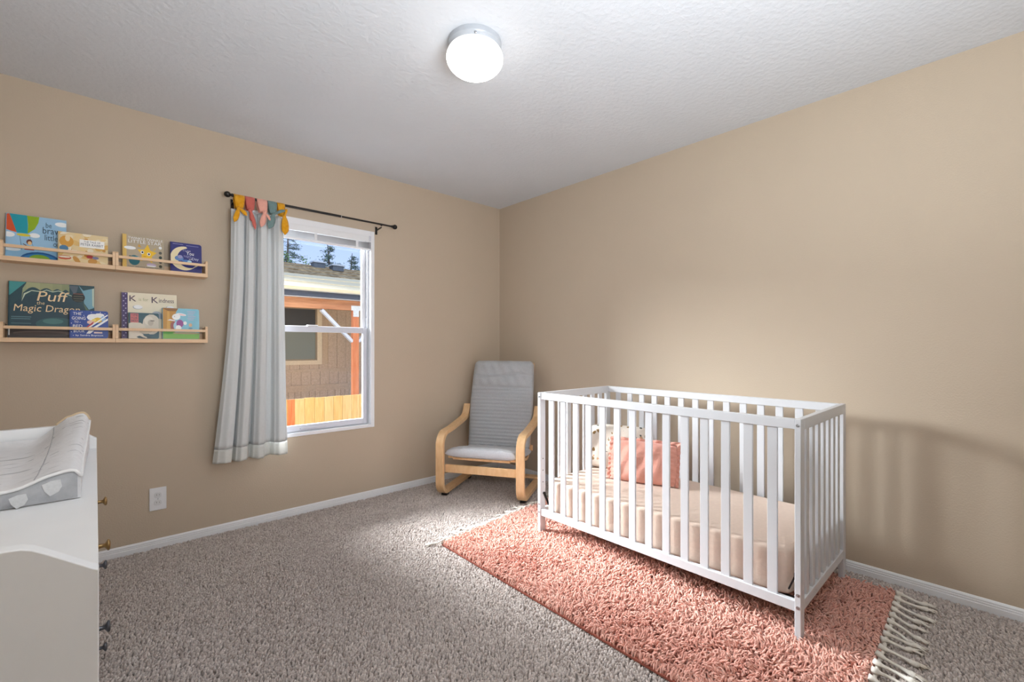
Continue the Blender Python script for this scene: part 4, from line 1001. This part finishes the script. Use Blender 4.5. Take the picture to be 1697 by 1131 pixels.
for k, ((y0, z0), (y1, z1)) in enumerate(zip(RYs, RYs[1:])):
    vs = [(xx, yy, zz) for dz in (-.06, .02) for xx, yy, zz in ((HX0, y0, z0+dz), (HX1, y0, z0+dz), (HX1, y1+.02, z1+dz-.012), (HX0, y1+.02, z1+dz-.012))]
    MB().add(vs, [(0,1,2,3), (7,6,5,4), (0,4,5,1), (1,5,6,2), (2,6,7,3), (3,7,4,0)]).build('shingle_course', M_shin, ho)
M_vent = mat('roof_vent_metal', (92, 100, 110), .5, .1, 20); M_vtop = mat('roof_vent_cap', (190, 198, 206), .4, .05, 20)
for vx, vy, vz in ((1.22, 8.2, 3.07), (1.58, 7.95, 3.0), (2.75, 7.75, 2.93)):
    v_ = MB().box(vx-.13, vy-.12, vz, vx+.13, vy+.12, vz+.12).build('roof_vent', M_vent, ho)
    MB().box(vx-.16, vy-.15, vz+.12, vx+.16, vy+.15, vz+.155).build('vent_cap', M_vtop, v_)

# trees beyond the roof
M_needle = mat('pine_needles', (70, 96, 82), .9, .25, 2, c2=(112, 136, 116))
M_leaf = mat('broad_leaves', (92, 122, 72), .85, .25, 2, c2=(140, 166, 110))
M_bark = mat('bark', (96, 84, 76), .9, .2, 12)
def tree(name, label, x, y, h, rad, kind, seed, low=.15):
    r = random.Random(seed); t = thing(name, label, 'tree', (x, y, GZ), 0, 'trees beyond the roof')
    b = MB(); b.tube([(x+.10*math.sin(k*1.3+seed)*k/5, y, GZ+h*k/6) for k in range(7)], [.22*(1-k/6.6) for k in range(7)], 8)
    lf = MB()
    nb = 44 if kind == 'pine' else 30
    for k in range(nb):
        f = low+(1-low)*(k+r.random())/nb; a = r.uniform(0, 2*PI)
        if kind == 'pine': L = rad*(1-f)**.75*r.uniform(.55, 1.1)+.12; dz = L*r.uniform(-.22, .16)
        else: L = rad*(1-((f-.55)/.5)**2)**.5*r.uniform(.6, 1.05) if abs(f-.55) < .49 else .3; dz = L*r.uniform(.1, .5)
        p = Vector((x, y, GZ+h*f*.97)); q = p+Vector((math.cos(a)*L, math.sin(a)*L, dz)); b.tube([p, (p+q)/2+Vector((0, 0, .05*L)), q], [.045*(1-f)+.012, .02, .006], 5)
        m_ = int(40+L*50) if kind == 'pine' else 130
        for _ in range(m_):
            u = r.uniform(.25, 1.05); c = p+(q-p)*u + Vector((r.gauss(0, 1), r.gauss(0, 1), r.gauss(0, .45)))*(.10+.10*L*u if kind == 'pine' else .38)
            s = r.uniform(.10, .22) if kind == 'pine' else r.uniform(.10, .17)
            d = Vector((r.gauss(0, 1), r.gauss(0, 1), r.gauss(0, .5))).normalized(); e = d.cross(Vector((r.gauss(0, 1), r.gauss(0, 1), r.gauss(0, 1)))).normalized()
            n_ = d.cross(e)*.012; wd = .22 if kind == 'pine' else .6
            lf.add([c-d*s/2, c+e*s*wd/2+n_, c+d*s/2, c-e*s*wd/2+n_], [(0, 1, 2), (0, 2, 3)])
    b.build('trunk', M_bark, t, smooth=True, fix=False)
    stuff(lf.build('foliage', M_needle if kind == 'pine' else M_leaf, t, fix=False))
def tx(px, Y): u = (px-848.5)/751; return -2.812 + (.677+.736*u)/(.736-.677*u)*(Y+3.23)
tree('pine_tree', 'tall pine behind the roof, nearest the middle of the window pane', tx(546, 24), 24, 8.1, 2.6, 'pine', 3, .42)
tree('pine_tree', 'tall pine behind the roof at the right end of the window pane', tx(583, 28), 28, 8.5, 2.9, 'pine', 5, .40)
tree('pine_tree', 'small thin pine behind the two roof vents', tx(516, 30), 30, 7.6, 1.5, 'pine', 8, .35)
tree('pine_tree', 'tall pine behind the leafy tree beside the curtain', tx(478, 34), 34, 12.0, 2.6, 'pine', 12, .45)
tree('leafy_tree', 'green leafy tree beyond the roof beside the curtain edge', tx(478, 19.5), 19.5, 6.0, 1.7, 'leaf', 9, .2)
